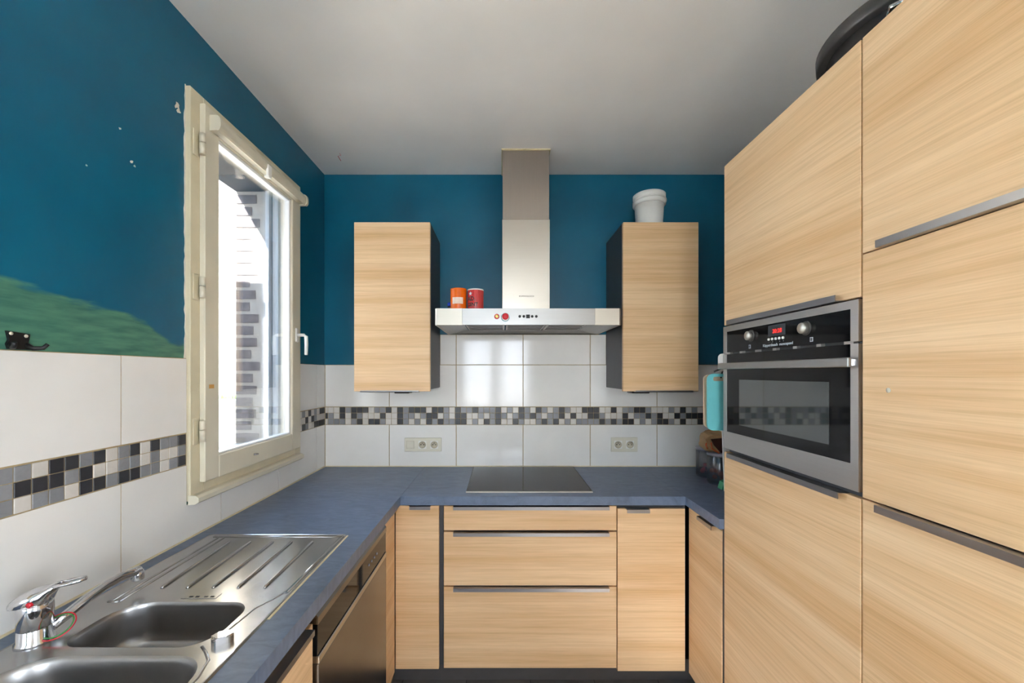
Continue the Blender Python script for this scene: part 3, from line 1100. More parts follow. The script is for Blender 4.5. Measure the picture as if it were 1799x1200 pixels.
dw = thing('dishwasher', 'steel dishwasher with a black glass control strip under the left worktop', 'dishwasher', (-0.75, 1.34, 0))
DY0, DY1, DX = 1.030, 1.640, -0.462
obj('body', B(-1.03, -0.500, DY0 + 0.004, DY1 - 0.004, 0.02, 0.845), M['body'], dw)
bm = bmesh.new()
prism(bm, [(-0.500, 0.822), (DX, 0.822), (DX, 0.840), (DX - 0.006, 0.848), (-0.500, 0.848)], 'Y', DY0, DY1)
obj('top_trim', bm, M['steel_dish'], dw)
cp = obj('control_panel', B(-0.500, DX - 0.002, DY0, DY1, 0.742, 0.8215, bev=0.001), M['black_glass'], dw)
bm = bmesh.new()
box(bm, -0.500, DX, DY0, DY1, 0.105, 0.7215, bev=0.003)
dd = obj('door', bm, M['steel_dish'], dw)
bm = bmesh.new()
box(bm, -0.500, DX + 0.002, DY0, DY1, 0.7220, 0.7415, bev=0.002)
obj('grip_strip', bm, M['steel_v'], dw)
obj('bottom_plate', B(-0.520, -0.500, DY0 + 0.002, DY1 - 0.002, 0.0, 0.100), M['plinth'], dw)
for k in range(4):
    bm = bmesh.new()
    lathe(bm, [(0.004, 0), (0.004, 0.002), (0.0, 0.002)], (DX - 0.002, DY0 + 0.40 + k * 0.03, 0.785), 'X', 10)
    obj('button', bm, M['grey_lid'], cp)

sk = thing('sink_cabinet', 'oak base unit below the sink in front of the dishwasher', 'cabinet', (-0.75, 0.72, 0))
obj('body', boxes([(-1.03, -0.492, 1.005, 1.022, 0.10, CB - 0.001), (-1.03, -0.492, 0.424, 0.441, 0.10, CB - 0.001), (-1.03, -0.492, 0.441, 1.005, 0.10, 0.118)]), M['body'], sk)
f = obj('door', B(-0.489, -0.470, 0.426, 1.018, 0.0850, 0.8320, bev=0.0012), M['oak'], sk)
rail_xp(f, 0.480, 0.990, 0.8325, -0.470, h=0.012)
obj('top_rail', B(-0.515, -0.4895, 0.441, 1.005, 0.836, CB - 0.001), M['oak'], sk)
s2 = thing('base_cabinet', 'oak base unit at the near end of the sink run', 'cabinet', (-0.75, 0.1, 0))
obj('body', B(-1.03, -0.492, -0.22, 0.422, 0.10, CB - 0.001), M['body'], s2)
f = obj('door', B(-0.489, -0.470, -0.218, 0.420, 0.0850, 0.8320, bev=0.0012), M['oak'], s2)
rail_xp(f, -0.16, 0.36, 0.8325, -0.470)

# ------------------------------------------------------------------ sink
S = thing('sink', 'stainless steel inset sink with two bowls and a ribbed drainer', 'sink', (-0.77, 0.92, CT))
SX_0, SX_1, SY_0, SY_1 = -1.010, -0.533, 0.420, 1.418
ZS = CT + 0.0025
b1 = rrect(-0.912, -0.603, 0.832, 0.998, [0.052, 0.075, 0.045, 0.062], 8)
b2 = rrect(-0.938, -0.566, 0.455, 0.808, [0.070, 0.085, 0.07, 0.07], 8)
outer = rrect(SX_0 + 0.006, SX_1 - 0.006, SY_0 + 0.006, SY_1 - 0.006, 0.012, 5)
bm = bmesh.new()
alle = []
loops = []
for lp in (outer, b1, b2):
    vs_ = [bm.verts.new((x, y, ZS)) for x, y in lp]
    loops.append(vs_)
    for i in range(len(vs_)):
        alle.append(bm.edges.new((vs_[i], vs_[(i + 1) % len(vs_)])))
bmesh.ops.triangle_fill(bm, use_beauty=True, use_dissolve=False, edges=alle, normal=(0, 0, 1))
# rolled rim down to the worktop
o2 = rrect(SX_0, SX_1, SY_0, SY_1, 0.015, 5)
o1 = rrect(SX_0 + 0.003, SX_1 - 0.003, SY_0 + 0.003, SY_1 - 0.003, 0.013, 5)
prev = loops[0]
for lp, z in ((o1, ZS + 0.0012), (o2, CT + 0.0001)):
    cur = [bm.verts.new((x, y, z)) for x, y in lp]
    for i in range(len(cur)):
        bm.faces.new((prev[i], prev[(i + 1) % len(cur)], cur[(i + 1) % len(cur)], cur[i]))
    prev = cur
obj('deck', bm, M['steel_sink'], S)


def bowl(lp, depth, floor_r):
    bm = bmesh.new()
    cx = sum(p[0] for p in lp) / len(lp)
    cy = sum(p[1] for p in lp) / len(lp)
    levels = [(1.0, 0.0), (0.985, -0.003), (0.972, -0.010), (0.955, -0.03), (0.925, -depth + 0.035), (0.89, -depth + 0.014), (0.80, -depth + 0.003), (0.55, -depth), (0.12, -depth - 0.003)]
    prev = None
    for s, dz in levels:
        cur = [bm.verts.new((cx + (x - cx) * s, cy + (y - cy) * s, ZS + dz)) for x, y in lp]
        if prev:
            for i in range(len(cur)):
                f = bm.faces.new((prev[i], prev[(i + 1) % len(cur)], cur[(i + 1) % len(cur)], cur[i]))
                f.smooth = True
        prev = cur
    bm.faces.new(prev)
    b = obj('bowl', bm, M['steel_bowl'], S)
    bm = bmesh.new()
    lathe(bm, [(0.030, 0), (0.030, 0.002), (0.026, 0.003), (0.020, 0.001), (0.0, 0.001)], (cx, cy, ZS - depth), 'Z', 24)
    obj('strainer', bm, M['chrome'], b)
    return b


bowl(b1, 0.10, 0.05)
bowl(b2, 0.16, 0.05)
# ribs of the drainer: pressed ridges
for i, (xa, xb) in enumerate(((-0.884, -0.902), (-0.818, -0.832), (-0.751, -0.757), (-0.686, -0.695), (-0.617, -0.626))):
    bm = bmesh.new()
    tube(bm, [(xa, 1.062, ZS - 0.001), (xa, 1.068, ZS + 0.0006), ((xa + xb) / 2, 1.21, ZS + 0.001), (xb, 1.350, ZS + 0.0006), (xb, 1.356, ZS - 0.001)], [0.003, 0.005, 0.0055, 0.005, 0.003], 10)
    obj('drainer_rib', bm, M['steel_sink'], S)
bm = bmesh.new()
tube(bm, [(-0.982, 1.398, ZS), (-0.545, 1.398, ZS)], 0.007, 10, squash=0.45)
tube(bm, [(-0.545, 1.398, ZS), (-0.548, 1.04, ZS)], 0.006, 10, squash=0.4)
obj('drainer_border', bm, M['steel_sink'], S)
bm = bmesh.new()
tube(bm, [(-0.962, 1.385, ZS), (-0.956, 1.00, ZS)], 0.004, 10, squash=0.6)
tube(bm, [(-0.942, 1.385, ZS), (-0.936, 1.00, ZS)], 0.004, 10, squash=0.6)
tube(bm, [(-0.962, 1.00, ZS), (-0.936, 1.00, ZS)], 0.004, 10, squash=0.6)
obj('drain_channel', bm, M['steel_sink'], S)
bm = bmesh.new()
tube(bm, [(-0.548, 1.05, ZS), (-0.566, 1.005, ZS), (-0.585, 0.97, ZS), (-0.590, 0.92, ZS), (-0.594, 0.88, ZS)], 0.0025, 8, squash=0.5)
tube(bm, [(-0.612, 0.835, ZS), (-0.592, 0.818, ZS), (-0.570, 0.795, ZS), (-0.557, 0.75, ZS), (-0.553, 0.60, ZS)], 0.003, 8, squash=0.5)
obj('pressed_line', bm, M['steel_sink'], S)
op = obj('overflow_plate', B(-0.795, -0.708, 1.012, 1.036, ZS - 0.001, ZS + 0.0012, bev=0.0005), M['steel_sink'], S)
bm = bmesh.new()
for k in range(4):
    box(bm, -0.778 + k * 0.0155 + (0.006 if k > 1 else 0), -0.769 + k * 0.0155 + (0.006 if k > 1 else 0), 1.017, 1.022, ZS + 0.001, ZS + 0.0016)
obj('overflow_slot', bm, M['black'], op)
bm = bmesh.new()
prism(bm, [(x, y) for x, y in rrect(-0.600, -0.560, 0.839, 0.862, 0.0105, 5)], 'Z', ZS, ZS + 0.016)
bmesh.ops.bevel(bm, geom=[e for e in bm.edges if all(v.co.z > ZS + 0.01 for v in e.verts)], offset=0.003, segments=2, affect='EDGES')
bmesh.ops.rotate(bm, verts=bm.verts, cent=Vector((-0.58, 0.85, ZS)), matrix=Matrix.Rotation(0.35, 3, 'Z'))
pk = obj('drain_knob', bm, M['chrome'], S)
obj('sealant_line', B(SX_1, SX_1 + 0.005, 0.93, 1.41, CT, CT + 0.0018), M['sealant'], S)

# ------------------------------------------------------------------ tap
F = thing('mixer_tap', 'chrome single-lever kitchen tap with a low swivel spout', 'tap', (-0.965, 0.852, ZS))
bx, by = -0.972, 0.852
bm = bmesh.new()
lathe(bm, [(0.031, 0.0), (0.031, 0.004), (0.0275, 0.008), (0.0265, 0.030), (0.0262, 0.0305), (0.0262, 0.032), (0.0278, 0.0325), (0.0278, 0.075), (0.0275, 0.076), (0.0275, 0.080), (0.0255, 0.082), (0.0, 0.082)], (bx, by, ZS), 'Z', 32)
obj('tap_body', bm, M['chrome'], F)
# lever head: domed cap that runs into an open loop handle
bm = bmesh.new()
sec = [(-0.031, 0.076, 0.084, 0.022), (-0.028, 0.074, 0.096, 0.027), (-0.014, 0.074, 0.105, 0.029), (0.006, 0.075, 0.1105, 0.028), (0.022, 0.077, 0.1135, 0.023), (0.030, 0.094, 0.1155, 0.018), (0.042, 0.108, 0.1175, 0.014)]
ang = 0.22      # lever points out over the bowl and away from the camera
du, dv = Vector((math.cos(ang), math.sin(ang), 0)), Vector((-math.sin(ang), math.cos(ang), 0))
base = Vector((bx, by, ZS))
prev = None
for (s, zl, zh, w) in sec:
    ring = []
    for k in range(16):
        t = 2 * PI * k / 16
        c, sn = math.cos(t), math.sin(t)
        zc, hh = (zl + zh) / 2, (zh - zl) / 2
        ring.append(bm.verts.new(base + du * s + dv * (w * math.copysign(abs(c) ** 0.75, c)) + Vector((0, 0, zc + hh * math.copysign(abs(sn) ** 0.75, sn)))))
    if prev:
        for k in range(16):
            f = bm.faces.new((prev[k], prev[(k + 1) % 16], ring[(k + 1) % 16], ring[k]))
            f.smooth = True
    else:
        bm.faces.new(list(reversed(ring)))
    prev = ring
bm.faces.new(prev)
lp = []
for (s, w, z) in ((0.032, 0.010, 0.1115), (0.050, 0.011, 0.115), (0.070, 0.011, 0.1185), (0.082, 0.008, 0.1205), (0.087, 0.0, 0.121), (0.082, -0.008, 0.1205), (0.070, -0.011, 0.1185), (0.050, -0.011, 0.115), (0.032, -0.010, 0.1115)):
    lp.append(base + du * s + dv * w + Vector((0, 0, z)))
tube(bm, lp, [0.0042] * 9, 8)
lv = obj('lever', bm, M['chrome'], F)
bm = bmesh.new()
fr = base + Vector((0.0145, -0.0215, 0.088))
lathe(bm, [(0.0, -0.0055), (0.0042, -0.005), (0.0055, -0.0035), (0.0055, 0.004)], fr, 'Y', 14)
obj('hot_mark', bm, M['red'], lv)
bm = bmesh.new()
sp = [(bx + 0.014, by + 0.018, ZS + 0.020), (bx + 0.020, by + 0.045, ZS + 0.030), (bx + 0.024, by + 0.085, ZS + 0.044), (bx + 0.029, by + 0.125, ZS + 0.053), (bx + 0.033, by + 0.155, ZS + 0.056), (bx + 0.036, by + 0.178, ZS + 0.054), (bx + 0.038, by + 0.200, ZS + 0.050)]
tube(bm, sp, [0.0105, 0.0105, 0.0105, 0.0105, 0.0105, 0.0115, 0.0125], 14)
spout = obj('spout', bm, M['chrome'], F)
bm = bmesh.new()
lathe(bm, [(0.0125, -0.016), (0.0135, -0.014), (0.0135, 0.004), (0.011, 0.008), (0.0, 0.009)], (bx + 0.038, by + 0.197, ZS + 0.045), 'Z', 18)
obj('aerator', bm, M['chrome'], spout)
for nm, mt, r, dz, lbl in (('elastic_band', 'red', 0.030, 0.0, 'thin red elastic band looped round the spout foot of the tap'), ('elastic_band', 'green_band', 0.026, 0.001, 'thin green elastic band inside the red one on the tap spout')):
    bm = bmesh.new()
    cc = Vector((bx + 0.034, by + 0.012, ZS + 0.0235 + dz))
    pts = []
    for k in range(28):
        t = 2 * PI * k / 28
        q = Vector((math.cos(t) * r * 1.05, math.sin(t) * r * 0.75, math.sin(t) * r * 0.55))
        pts.append(cc + q)
    tube(bm, pts, 0.0013, 6, closed=True)
    single(nm, bm, M[mt], lbl, 'elastic band', cc - Vector((0, 0, 0.02)), True)

# ------------------------------------------------------------------ wall cabinets
def wall_cab(x0, x1, label, hx0, hx1, lx0, lx1):
    t = thing('wall_cabinet', label, 'cabinet', ((x0 + x1) / 2, 2.28, 1.362))
    obj('body', boxes([(x0, x1, 2.1375, PYB - 0.0062, 1.372, 2.238)], bev=0.001), M['body'], t)
    obj('body_edge', boxes([(x0, x0 + 0.001, 2.1355, 2.1375, 1.372, 2.238), (x1 - 0.001, x1, 2.1355, 2.1375, 1.372, 2.238)]), M['rail'], t)
    d = obj('door', B(x0, x1, 2.115, 2.1345, 1.362, 2.238, bev=0.0015), M['oak'], t)
    bm = bmesh.new()
    box(bm, hx0, hx1, 2.098, 2.130, 1.3585, 1.3618)
    box(bm, hx0, hx1, 2.098, 2.1005, 1.3585, 1.367)
    obj('handle', bm, M['rail'], d)
    obj('cabinet_light', B(lx0, lx1, 2.19, 2.28, 1.348, 1.3718, bev=0.003), M['black'], t)
    return t


wall_cab(-0.7630, -0.3694, 'oak wall cabinet left of the extractor hood near the window', -0.726, -0.425, -0.575, -0.495)
wall_cab(0.6294, 1.0200, 'oak wall cabinet right of the extractor hood, white tub on top', 0.690, 0.985, 0.700, 0.795)

# ------------------------------------------------------------------ extractor hood
H = thing('extractor_hood', 'brushed steel chimney extractor hood above the hob', 'extractor hood', (0.129, 2.2, 1.689))
HX0, HX1, HY, HZA, HZB = -0.3210, 0.5790, 1.970, 1.6890, 1.7690
YW = PYB - 0.0004
# open-bottomed band: front, two sides, back, top
obj('front_panel', B(-0.189, 0.451, HY, HY + 0.012, HZA, HZB, bev=0.0008), M['steel_h'], H)
for xa, xb, s in ((HX0, -0.1895, 1), (0.4515, HX1, -1)):
    bm = bmesh.new()
    if s > 0:
        prism(bm, [(xa + 0.010, HY + 0.0006), (xb, HY), (xb, HY + 0.012), (xa + 0.012, HY + 0.014), (xa + 0.012, YW), (xa, YW), (xa, HY + 0.010)], 'Z', HZA, HZB)
    else:
        prism(bm, [(xb - 0.010, HY + 0.0006), (xa, HY), (xa, HY + 0.012), (xb - 0.012, HY + 0.014), (xb - 0.012, YW), (xb, YW), (xb, HY + 0.010)], 'Z', HZA, HZB)
    obj('corner_panel', bm, M['steel_pale'], H)
obj('top_panel', B(HX0 + 0.012, HX1 - 0.012, HY + 0.012, YW, HZB - 0.004, HZB - 0.0002), M['steel_h'], H)
# sloping inner rim and filters
bm = bmesh.new()
zi = HZA + 0.022
R0 = [(HX0 + 0.012, HY + 0.014), (HX1 - 0.012, HY + 0.014), (HX1 - 0.012, YW), (HX0 + 0.012, YW)]
R1 = [(-0.195, HY + 0.11), (0.453, HY + 0.11), (0.453, YW - 0.05), (-0.195, YW - 0.05)]
va = [bm.verts.new((x, y, HZA + 0.001)) for x, y in R0]
vb = [bm.verts.new((x, y, zi)) for x, y in R1]
for i in range(4):
    bm.faces.new((va[i], va[(i + 1) % 4], vb[(i + 1) % 4], vb[i]))
obj('inner_rim', bm, M['steel_h'], H)
for k in range(3):
    xa = -0.195 + k * 0.216
    fl_ = obj('grease_filter', B(xa + 0.003, xa + 0.213, HY + 0.11, YW - 0.05, zi - 0.001, zi + 0.006, bev=0.001), M['steel_oven'], H)
    bm = bmesh.new()
    for j in range(5):
        y = HY + 0.13 + j * 0.062
        box(bm, xa + 0.014, xa + 0.202, y, y + 0.018, zi - 0.003, zi - 0.001)
    obj('filter_slot', bm, M['plinth'], fl_)
obj('lower_chimney', boxes([(0.0035, 0.2585, 2.183, YW, HZB, 2.278)], bev=0.0015), M['steel_v'], H)
obj('upper_chimney', boxes([(0.0065, 0.2555, 2.187, YW, 2.278, CEIL - 0.0005)], bev=0.0012), M['steel_duct'], H)
obj('lettering', face_y(text_bm('KÜPPERSBUSCH', 0.0115, 0.0003, 0.98), (0.134, 2.1828, 1.8675)), M['grey_ink'], H, 'small grey maker lettering')


def disc_y(name, x, z, r, d, mat, parent, n=18, y=HY):
    bm = bmesh.new()
    lathe(bm, [(0.0, -d), (r * 0.85, -d), (r, -d * 0.75), (r, 0.0)], (x, y, z), 'Y', n)
    return obj(name, bm, mat, parent)


disc_y('lamp_button_ring', -0.0225, 1.7295, 0.0125, 0.003, M['red'], H)
disc_y('lamp_button', -0.0225, 1.7300, 0.0075, 0.005, M['yellow'], H)
disc_y('button_ring', 0.0185, 1.7260, 0.0205, 0.003, M['teal_ring'], H)
disc_y('button_ring', 0.0185, 1.7262, 0.0185, 0.0036, M['white_plastic'], H)
disc_y('red_button', 0.0190, 1.7290, 0.0158, 0.012, M['red'], H)
for x in (0.0882, 0.1075, 0.1480, 0.1680):
    disc_y('control_dot', x, 1.7300, 0.0066, 0.002, M['ink'], H, 14)
obj('control_display', B(0.1190, 0.1370, HY - 0.0015, HY, 1.7210, 1.7390), M['ink'], H)
# stained cut edge where the duct meets the ceiling
obj('duct_joint', boxes([(0.000, 0.262, 2.176, 2.186, CEIL - 0.006, CEIL - 0.0002), (0.000, 0.006, 2.186, YW, CEIL - 0.006, CEIL - 0.0002), (0.256, 0.262, 2.186, YW, CEIL - 0.006, CEIL - 0.0002)]), M['sealant'], ceiling)

# ------------------------------------------------------------------ things on the hood
def mug(name, label, x, y, r, h, mat, inner, ha):
    t = thing(name, label, 'mug', (x, y, HZB))
    bm = bmesh.new()
    lathe(bm, [(r * 0.86, 0), (r * 0.97, 0.004), (r, 0.012), (r, h - 0.003), (r * 0.985, h)], (0, 0, 0), 'Z', 36)
    lathe(bm, [(r * 0.985, h), (r * 0.93, h), (r * 0.92, h - 0.006), (r * 0.92, 0.008), (0, 0.008)], (0, 0, 0), 'Z', 36)
    me = mesh_from(bm, 'cup')
    me.materials.append(mat)
    c = bpy.data.objects.new('cup', me)
    COL.objects.link(c)
    c.parent = t
    WORLD_T[c.name] = Vector((x, y, HZB))
    bm = bmesh.new()
    lathe(bm, [(r * 1.004, h - 0.006), (r * 1.004, h + 0.0003), (r * 0.915, h + 0.0003), (r * 0.915, h - 0.006)], (x, y, HZB), 'Z', 36)
    obj('rim', bm, inner, t)
    bm = bmesh.new()
    d = Vector((math.cos(ha), math.sin(ha), 0))
    pts = [Vector((x, y, HZB + h * zz)) + d * (r * rr) for rr, zz in ((0.96, 0.80), (1.30, 0.82), (1.55, 0.70), (1.62, 0.50), (1.50, 0.30), (1.25, 0.19), (0.96, 0.20))]
    tube(bm, pts, 0.0058, 10)
    obj('handle', bm, mat if mat != M['striped'] else inner, t)
    return t


om = mug('mug', 'orange mug with a pale square label on the hood', -0.2155, 2.050, 0.0400, 0.1085, M['orange'], M['orange'], 2.2)


def curved_patch(parent, name, cx, cy, r, a0, a1, z0, z1, mat):
    bm = bmesh.new()
    n = 10
    a = [a0 + (a1 - a0) * k / n for k in range(n + 1)]
    lo = [bm.verts.new((cx + math.cos(t) * r, cy + math.sin(t) * r, z0)) for t in a]
    hi = [bm.verts.new((cx + math.cos(t) * r, cy + math.sin(t) * r, z1)) for t in a]
    for k in range(n):
        bm.faces.new((lo[k], lo[k + 1], hi[k + 1], hi[k]))
    return obj(name, bm, mat, parent)


curved_patch(om, 'label_patch', -0.2155, 2.050, 0.0404, -PI / 2 - 0.72, -PI / 2 + 0.68, HZB + 0.030, HZB + 0.062, M['orange_label'])
rm = mug('mug', 'red and white pinstriped mug with black lettering on the hood', -0.1300, 2.050, 0.0405, 0.1045, M['striped'], M['white_glaze'], 2.05)


def wrap_text(parent, body, size, cx, cy, r, ang0, z, mat, name='lettering'):
    bm = text_bm(body, size, 0.0003, 1.0, bold=size * 0.035)
    for k in range(-30, 31):
        bmesh.ops.bisect_plane(bm, geom=bm.verts[:] + bm.edges[:] + bm.faces[:], plane_co=(k * 0.0025, 0, 0), plane_no=(1, 0, 0))
    for v in bm.verts:
        t = ang0 + v.co.x / r
        rr = r + v.co.z
        zz = v.co.y
        v.co = Vector((cx + math.cos(t) * rr, cy + math.sin(t) * rr, z + zz))
    return obj(name, bm, mat, parent)


wrap_text(rm, 'AD.', 0.028, -0.1300, 2.050, 0.0411, -PI / 2 - 0.50, HZB + 0.054, M['ink'])
wrap_text(rm, 'CENT', 0.023, -0.1300, 2.050, 0.0411, -PI / 2 - 0.38, HZB + 0.026, M['ink'])
bm = bmesh.new()
for k in range(1):
    pts = []
    for q in range(10):
        a = PI / 2 + 2 * PI * q / 10
        rr = 0.0105 if q % 2 == 0 else 0.0055
        pts.append((math.cos(a) * rr, math.sin(a) * rr))
    vsx = []
    for (u, w) in pts:
        t = -PI / 2 - 0.60 + u / 0.0412
        vsx.append(bm.verts.new((-0.13 + math.cos(t) * 0.0412, 2.05 + math.sin(t) * 0.0412, HZB + 0.080 + w)))
    bm.faces.new(vsx)
obj('star_print', bm, M['white_ink'], rm)
bt = thing('small_tin', 'small blue tin with a black band half hidden behind the orange mug', 'tin', (-0.2560, 2.135, HZB))
bm = bmesh.new()
lathe(bm, [(0.024, 0), (0.025, 0.002), (0.025, 0.024), (0.0, 0.024)], (-0.2560, 2.135, HZB), 'Z', 24)
obj('can', bm, M['blue'], bt)
bm = bmesh.new()
lathe(bm, [(0.0245, 0.024), (0.0245, 0.036), (0.0, 0.036)], (-0.2560, 2.135, HZB), 'Z', 24)
obj('band', bm, M['ink'], bt)
bm = bmesh.new()
lathe(bm, [(0.026, 0.036), (0.026, 0.052), (0.024, 0.054), (0.0, 0.054)], (-0.2560, 2.135, HZB), 'Z', 24)
obj('lid', bm, M['blue'], bt)

# white tub on the right wall cabinet
tb = thing('plastic_tub', 'white plastic tub with a snap lid on top of the right wall cabinet', 'tub', (0.822, 2.275, 2.238))
bm = bmesh.new()
lathe(bm, [(0.066, 0.0), (0.069, 0.003), (0.078, 0.150), (0.0, 0.150)], (0.822, 2.275, 2.238), 'Z', 40)
obj('tub_body', bm, M['white_plastic'], tb)
bm = bmesh.new()
lathe(bm, [(0.079, 0.148), (0.088, 0.150), (0.088, 0.172), (0.0835, 0.174), (0.0835, 0.184), (0.087, 0.186), (0.087, 0.205), (0.083, 0.208), (0.080, 0.204), (0.0, 0.204)], (0.822, 2.275, 2.238), 'Z', 40)
obj('lid', bm, M['white_plastic'], tb)
bm = bmesh.new()
pts = [(0.822 + math.cos(t) * 0.0895, 2.275 + math.sin(t) * 0.0895, 2.238 + 0.165 + 0.010 * math.sin((t - PI) * 1.0)) for t in [PI + PI * k / 16 for k in range(17)]]
tube(bm, pts, 0.0028, 8)
obj('bail_handle', bm, M['white_plastic'], tb)

# ------------------------------------------------------------------ sockets
def sockets(x0, x1, z0, z1, kinds, label, cat='socket'):
    t = thing('wall_socket', label, cat, ((x0 + x1) / 2, YB, z0))
    obj('plate', B(x0, x1, YB - 0.009, YB - 0.0002, z0, z1, bev=0.003, seg=2), M['ivory'], t)
    zc = (z0 + z1) / 2
    for x, k in kinds:
        if k == 'switch':
            obj('rocker', B(x - 0.022, x + 0.022, YB - 0.0115, YB - 0.009, zc - 0.022, zc + 0.022, bev=0.0012), M['ivory'], t)
            obj('rocker_gap', boxes([(x - 0.0235, x + 0.0235, YB - 0.0094, YB - 0.0088, zc - 0.0235, zc + 0.0235)]), M['hole'], t)
        else:
            obj('socket_frame', B(x - 0.0235, x + 0.0235, YB - 0.0100, YB - 0.009, zc - 0.0235, zc + 0.0235), M['white_plastic'], t)
            bm = bmesh.new()
            lathe(bm, [(0.0215, 0.0), (0.0215, -0.0020), (0.0190, -0.0022), (0.0185, -0.0004), (0.0, -0.0004)], (x, YB - 0.0100, zc), 'Y', 24)
            w = obj('socket_well', bm, M['hole'], t)
            bm = bmesh.new()
            for dx, dz in ((-0.0085, 0.001), (0.0085, 0.001)):
                lathe(bm, [(0.003, 0), (0.003, -0.0012), (0, -0.0012)], (x + dx, YB - 0.0104, zc + dz), 'Y', 10)
            obj('pin_hole', bm, M['ink'], w)
            bm = bmesh.new()
            lathe(bm, [(0.0028, 0), (0.0026, -0.006), (0, -0.007)], (x, YB - 0.0104, zc + 0.010), 'Y', 10)
            obj('earth_pin', bm, M['chrome'], w)
    return t


sockets(-0.5815, -0.3590, 0.9870, 1.0690, ((-0.546, 'switch'), (-0.4735, 's'), (-0.4025, 's')), 'ivory wall plate with one switch and two sockets left of the hob')
sockets(0.6570, 0.8160, 0.9850, 1.0720, ((0.6985, 's'), (0.7695, 's')), 'ivory double socket plate right of the hob')

# ------------------------------------------------------------------ tall units on the right
TX = 0.856
TZ = 2.251


def front_x(parent, name, y0, y1, z0, z1):
    return obj(name, B(TX, TX + 0.019, y0, y1, z0, z1, bev=0.0012), M['oak'], parent)


ot = thing('tall_cabinet', 'tall oak oven tower beside the worktop, doors above and below the oven', 'cabinet', (1.15, 1.27, 0))
obj('body', boxes([(TX + 0.021, 1.455, 0.9735, 0.990, 0.10, TZ), (TX + 0.021, 1.455, 1.555, 1.5715, 0.10, TZ), (1.435, 1.455, 0.990, 1.555, 0.10, TZ),
                   (TX + 0.021, 1.435, 0.990, 1.555, TZ - 0.02, TZ), (TX + 0.021, 1.435, 0.990, 1.555, 1.634, 1.650), (TX + 0.021, 1.435, 0.990, 1.555, 1.150, 1.166), (TX + 0.021, 1.435, 0.990, 1.555, 0.10, 0.118)]), M['body'], ot)
f = front_x(ot, 'door', 0.9745, 1.5705, 1.6385, TZ)
rail_x(f, 1.028, 1.525, 1.6385, TX, -1)
f = front_x(ot, 'door', 0.9745, 1.5705, 0.0850, 1.1560)
rail_x(f, 1.020, 1.525, 1.1560, TX, 1)

ft_ = thing('tall_cabinet', 'tall oak unit with three doors at the right edge nearest the camera', 'cabinet', (1.15, 0.67, 0))
obj('body', B(TX + 0.021, 1.455, 0.3735, 0.9715, 0.10, TZ), M['body'], ft_)
f = front_x(ft_, 'door', 0.3745, 0.9695, 1.7400, TZ)
rail_x(f, 0.430, 0.917, 1.7395, TX, -1, 0.014)
front_x(ft_, 'door', 0.3745, 0.9695, 1.1615, 1.7365)
f = front_x(ft_, 'door', 0.3745, 0.9695, 0.0850, 1.1570)
rail_x(f, 0.430, 0.920, 1.1570, TX, 1, 0.014)
bm = bmesh.new()
lathe(bm, [(0.0055, 0.0), (0.0055, -0.0008), (0.0, -0.001)], (TX, 0.904, 1.418), 'X', 16)
single('round_sticker', bm, M['ivory'], 'tiny round pale sticker on the middle door of the near tall unit', 'sticker', (TX, 0.904, 1.418))

# ------------------------------------------------------------------ oven
O = thing('compact_oven', 'built-in steel and black glass compact oven with red digits', 'oven', (1.1, 1.27, 1.1665))
OYA, OYB = 0.9755, 1.5695
obj('oven_body', B(TX + 0.020, 1.40, 0.992, 1.553, 1.168, 1.632), M['body'], O)
OF = TX - 0.004       # steel frame face
obj('control_frame', boxes([(OF, TX + 0.019, OYA, OYA + 0.0225, 1.5325, 1.633), (OF, TX + 0.019, OYB - 0.0225, OYB, 1.5325, 1.633), (OF, TX + 0.019, OYA + 0.0225, OYB - 0.0225, 1.6125, 1.633)]), M['steel_oven'], O)
cp = obj('control_glass', B(OF + 0.0015, TX + 0.019, OYA + 0.0225, OYB - 0.0225, 1.5345, 1.6125), M['black_glass'], O)
for k in range(7):
    y = OYA + 0.03 + k * 0.0895
    obj('vent_bridge', B(OF + 0.004, TX + 0.0115, y - 0.012 if k in (0, 6) else y, y + 0.016, 1.5270, 1.5345), M['steel_oven'], O)
obj('vent_gap', B(TX + 0.012, TX + 0.019, OYA, OYB, 1.5270, 1.5345), M['black'], O)
dr_ = obj('oven_door', boxes([(OF, TX + 0.019, OYA, OYA + 0.0225, 1.236, 1.527), (OF, TX + 0.019, OYB - 0.0225, OYB, 1.236, 1.527), (OF, TX + 0.019, OYA, OYB, 1.1715, 1.236)]), M['steel_oven'], O)
obj('door_glass', B(OF + 0.0015, TX + 0.019, OYA + 0.0225, OYB - 0.0225, 1.236, 1.527), M['black_glass'], dr_)
obj('inner_window', B(OF + 0.0010, OF + 0.002, 1.065, 1.467, 1.2700, 1.4330), M['oven_window'], dr_)
bm = bmesh.new()
box(bm, 0.829, 0.839, 0.978, 1.568, 1.4705, 1.4940, bev=0.002)
hd = obj('handle', bm, M['steel_h'], dr_)
for ym in (0.990, 1.530):
    obj('handle_mount', B(0.839, OF, ym, ym + 0.025, 1.474, 1.490), M['chrome'], dr_)
for y, z in ((1.397, 1.5840), (1.1445, 1.5820)):
    bm = bmesh.new()
    lathe(bm, [(0.0200, 0.0), (0.0200, -0.002), (0.0, -0.002)], (OF + 0.0015, y, z), 'X', 28)
    kb = obj('knob_ring', bm, M['black_satin'], cp)
    bm = bmesh.new()
    lathe(bm, [(0.0155, 0.0), (0.0155, -0.014), (0.0145, -0.016), (0.0, -0.016)], (OF + 0.0015, y, z), 'X', 28)
    obj('knob', bm, M['steel_pale'], cp)
obj('display', B(OF + 0.0005, OF + 0.0015, 1.228, 1.307, 1.572, 1.6065), M['display'], cp)
obj('digits', face_x(text_bm('20:28', 0.0185, 0.0002, 1.05), (OF, 1.264, 1.5870)), M['red_led'], cp, 'red clock digits')
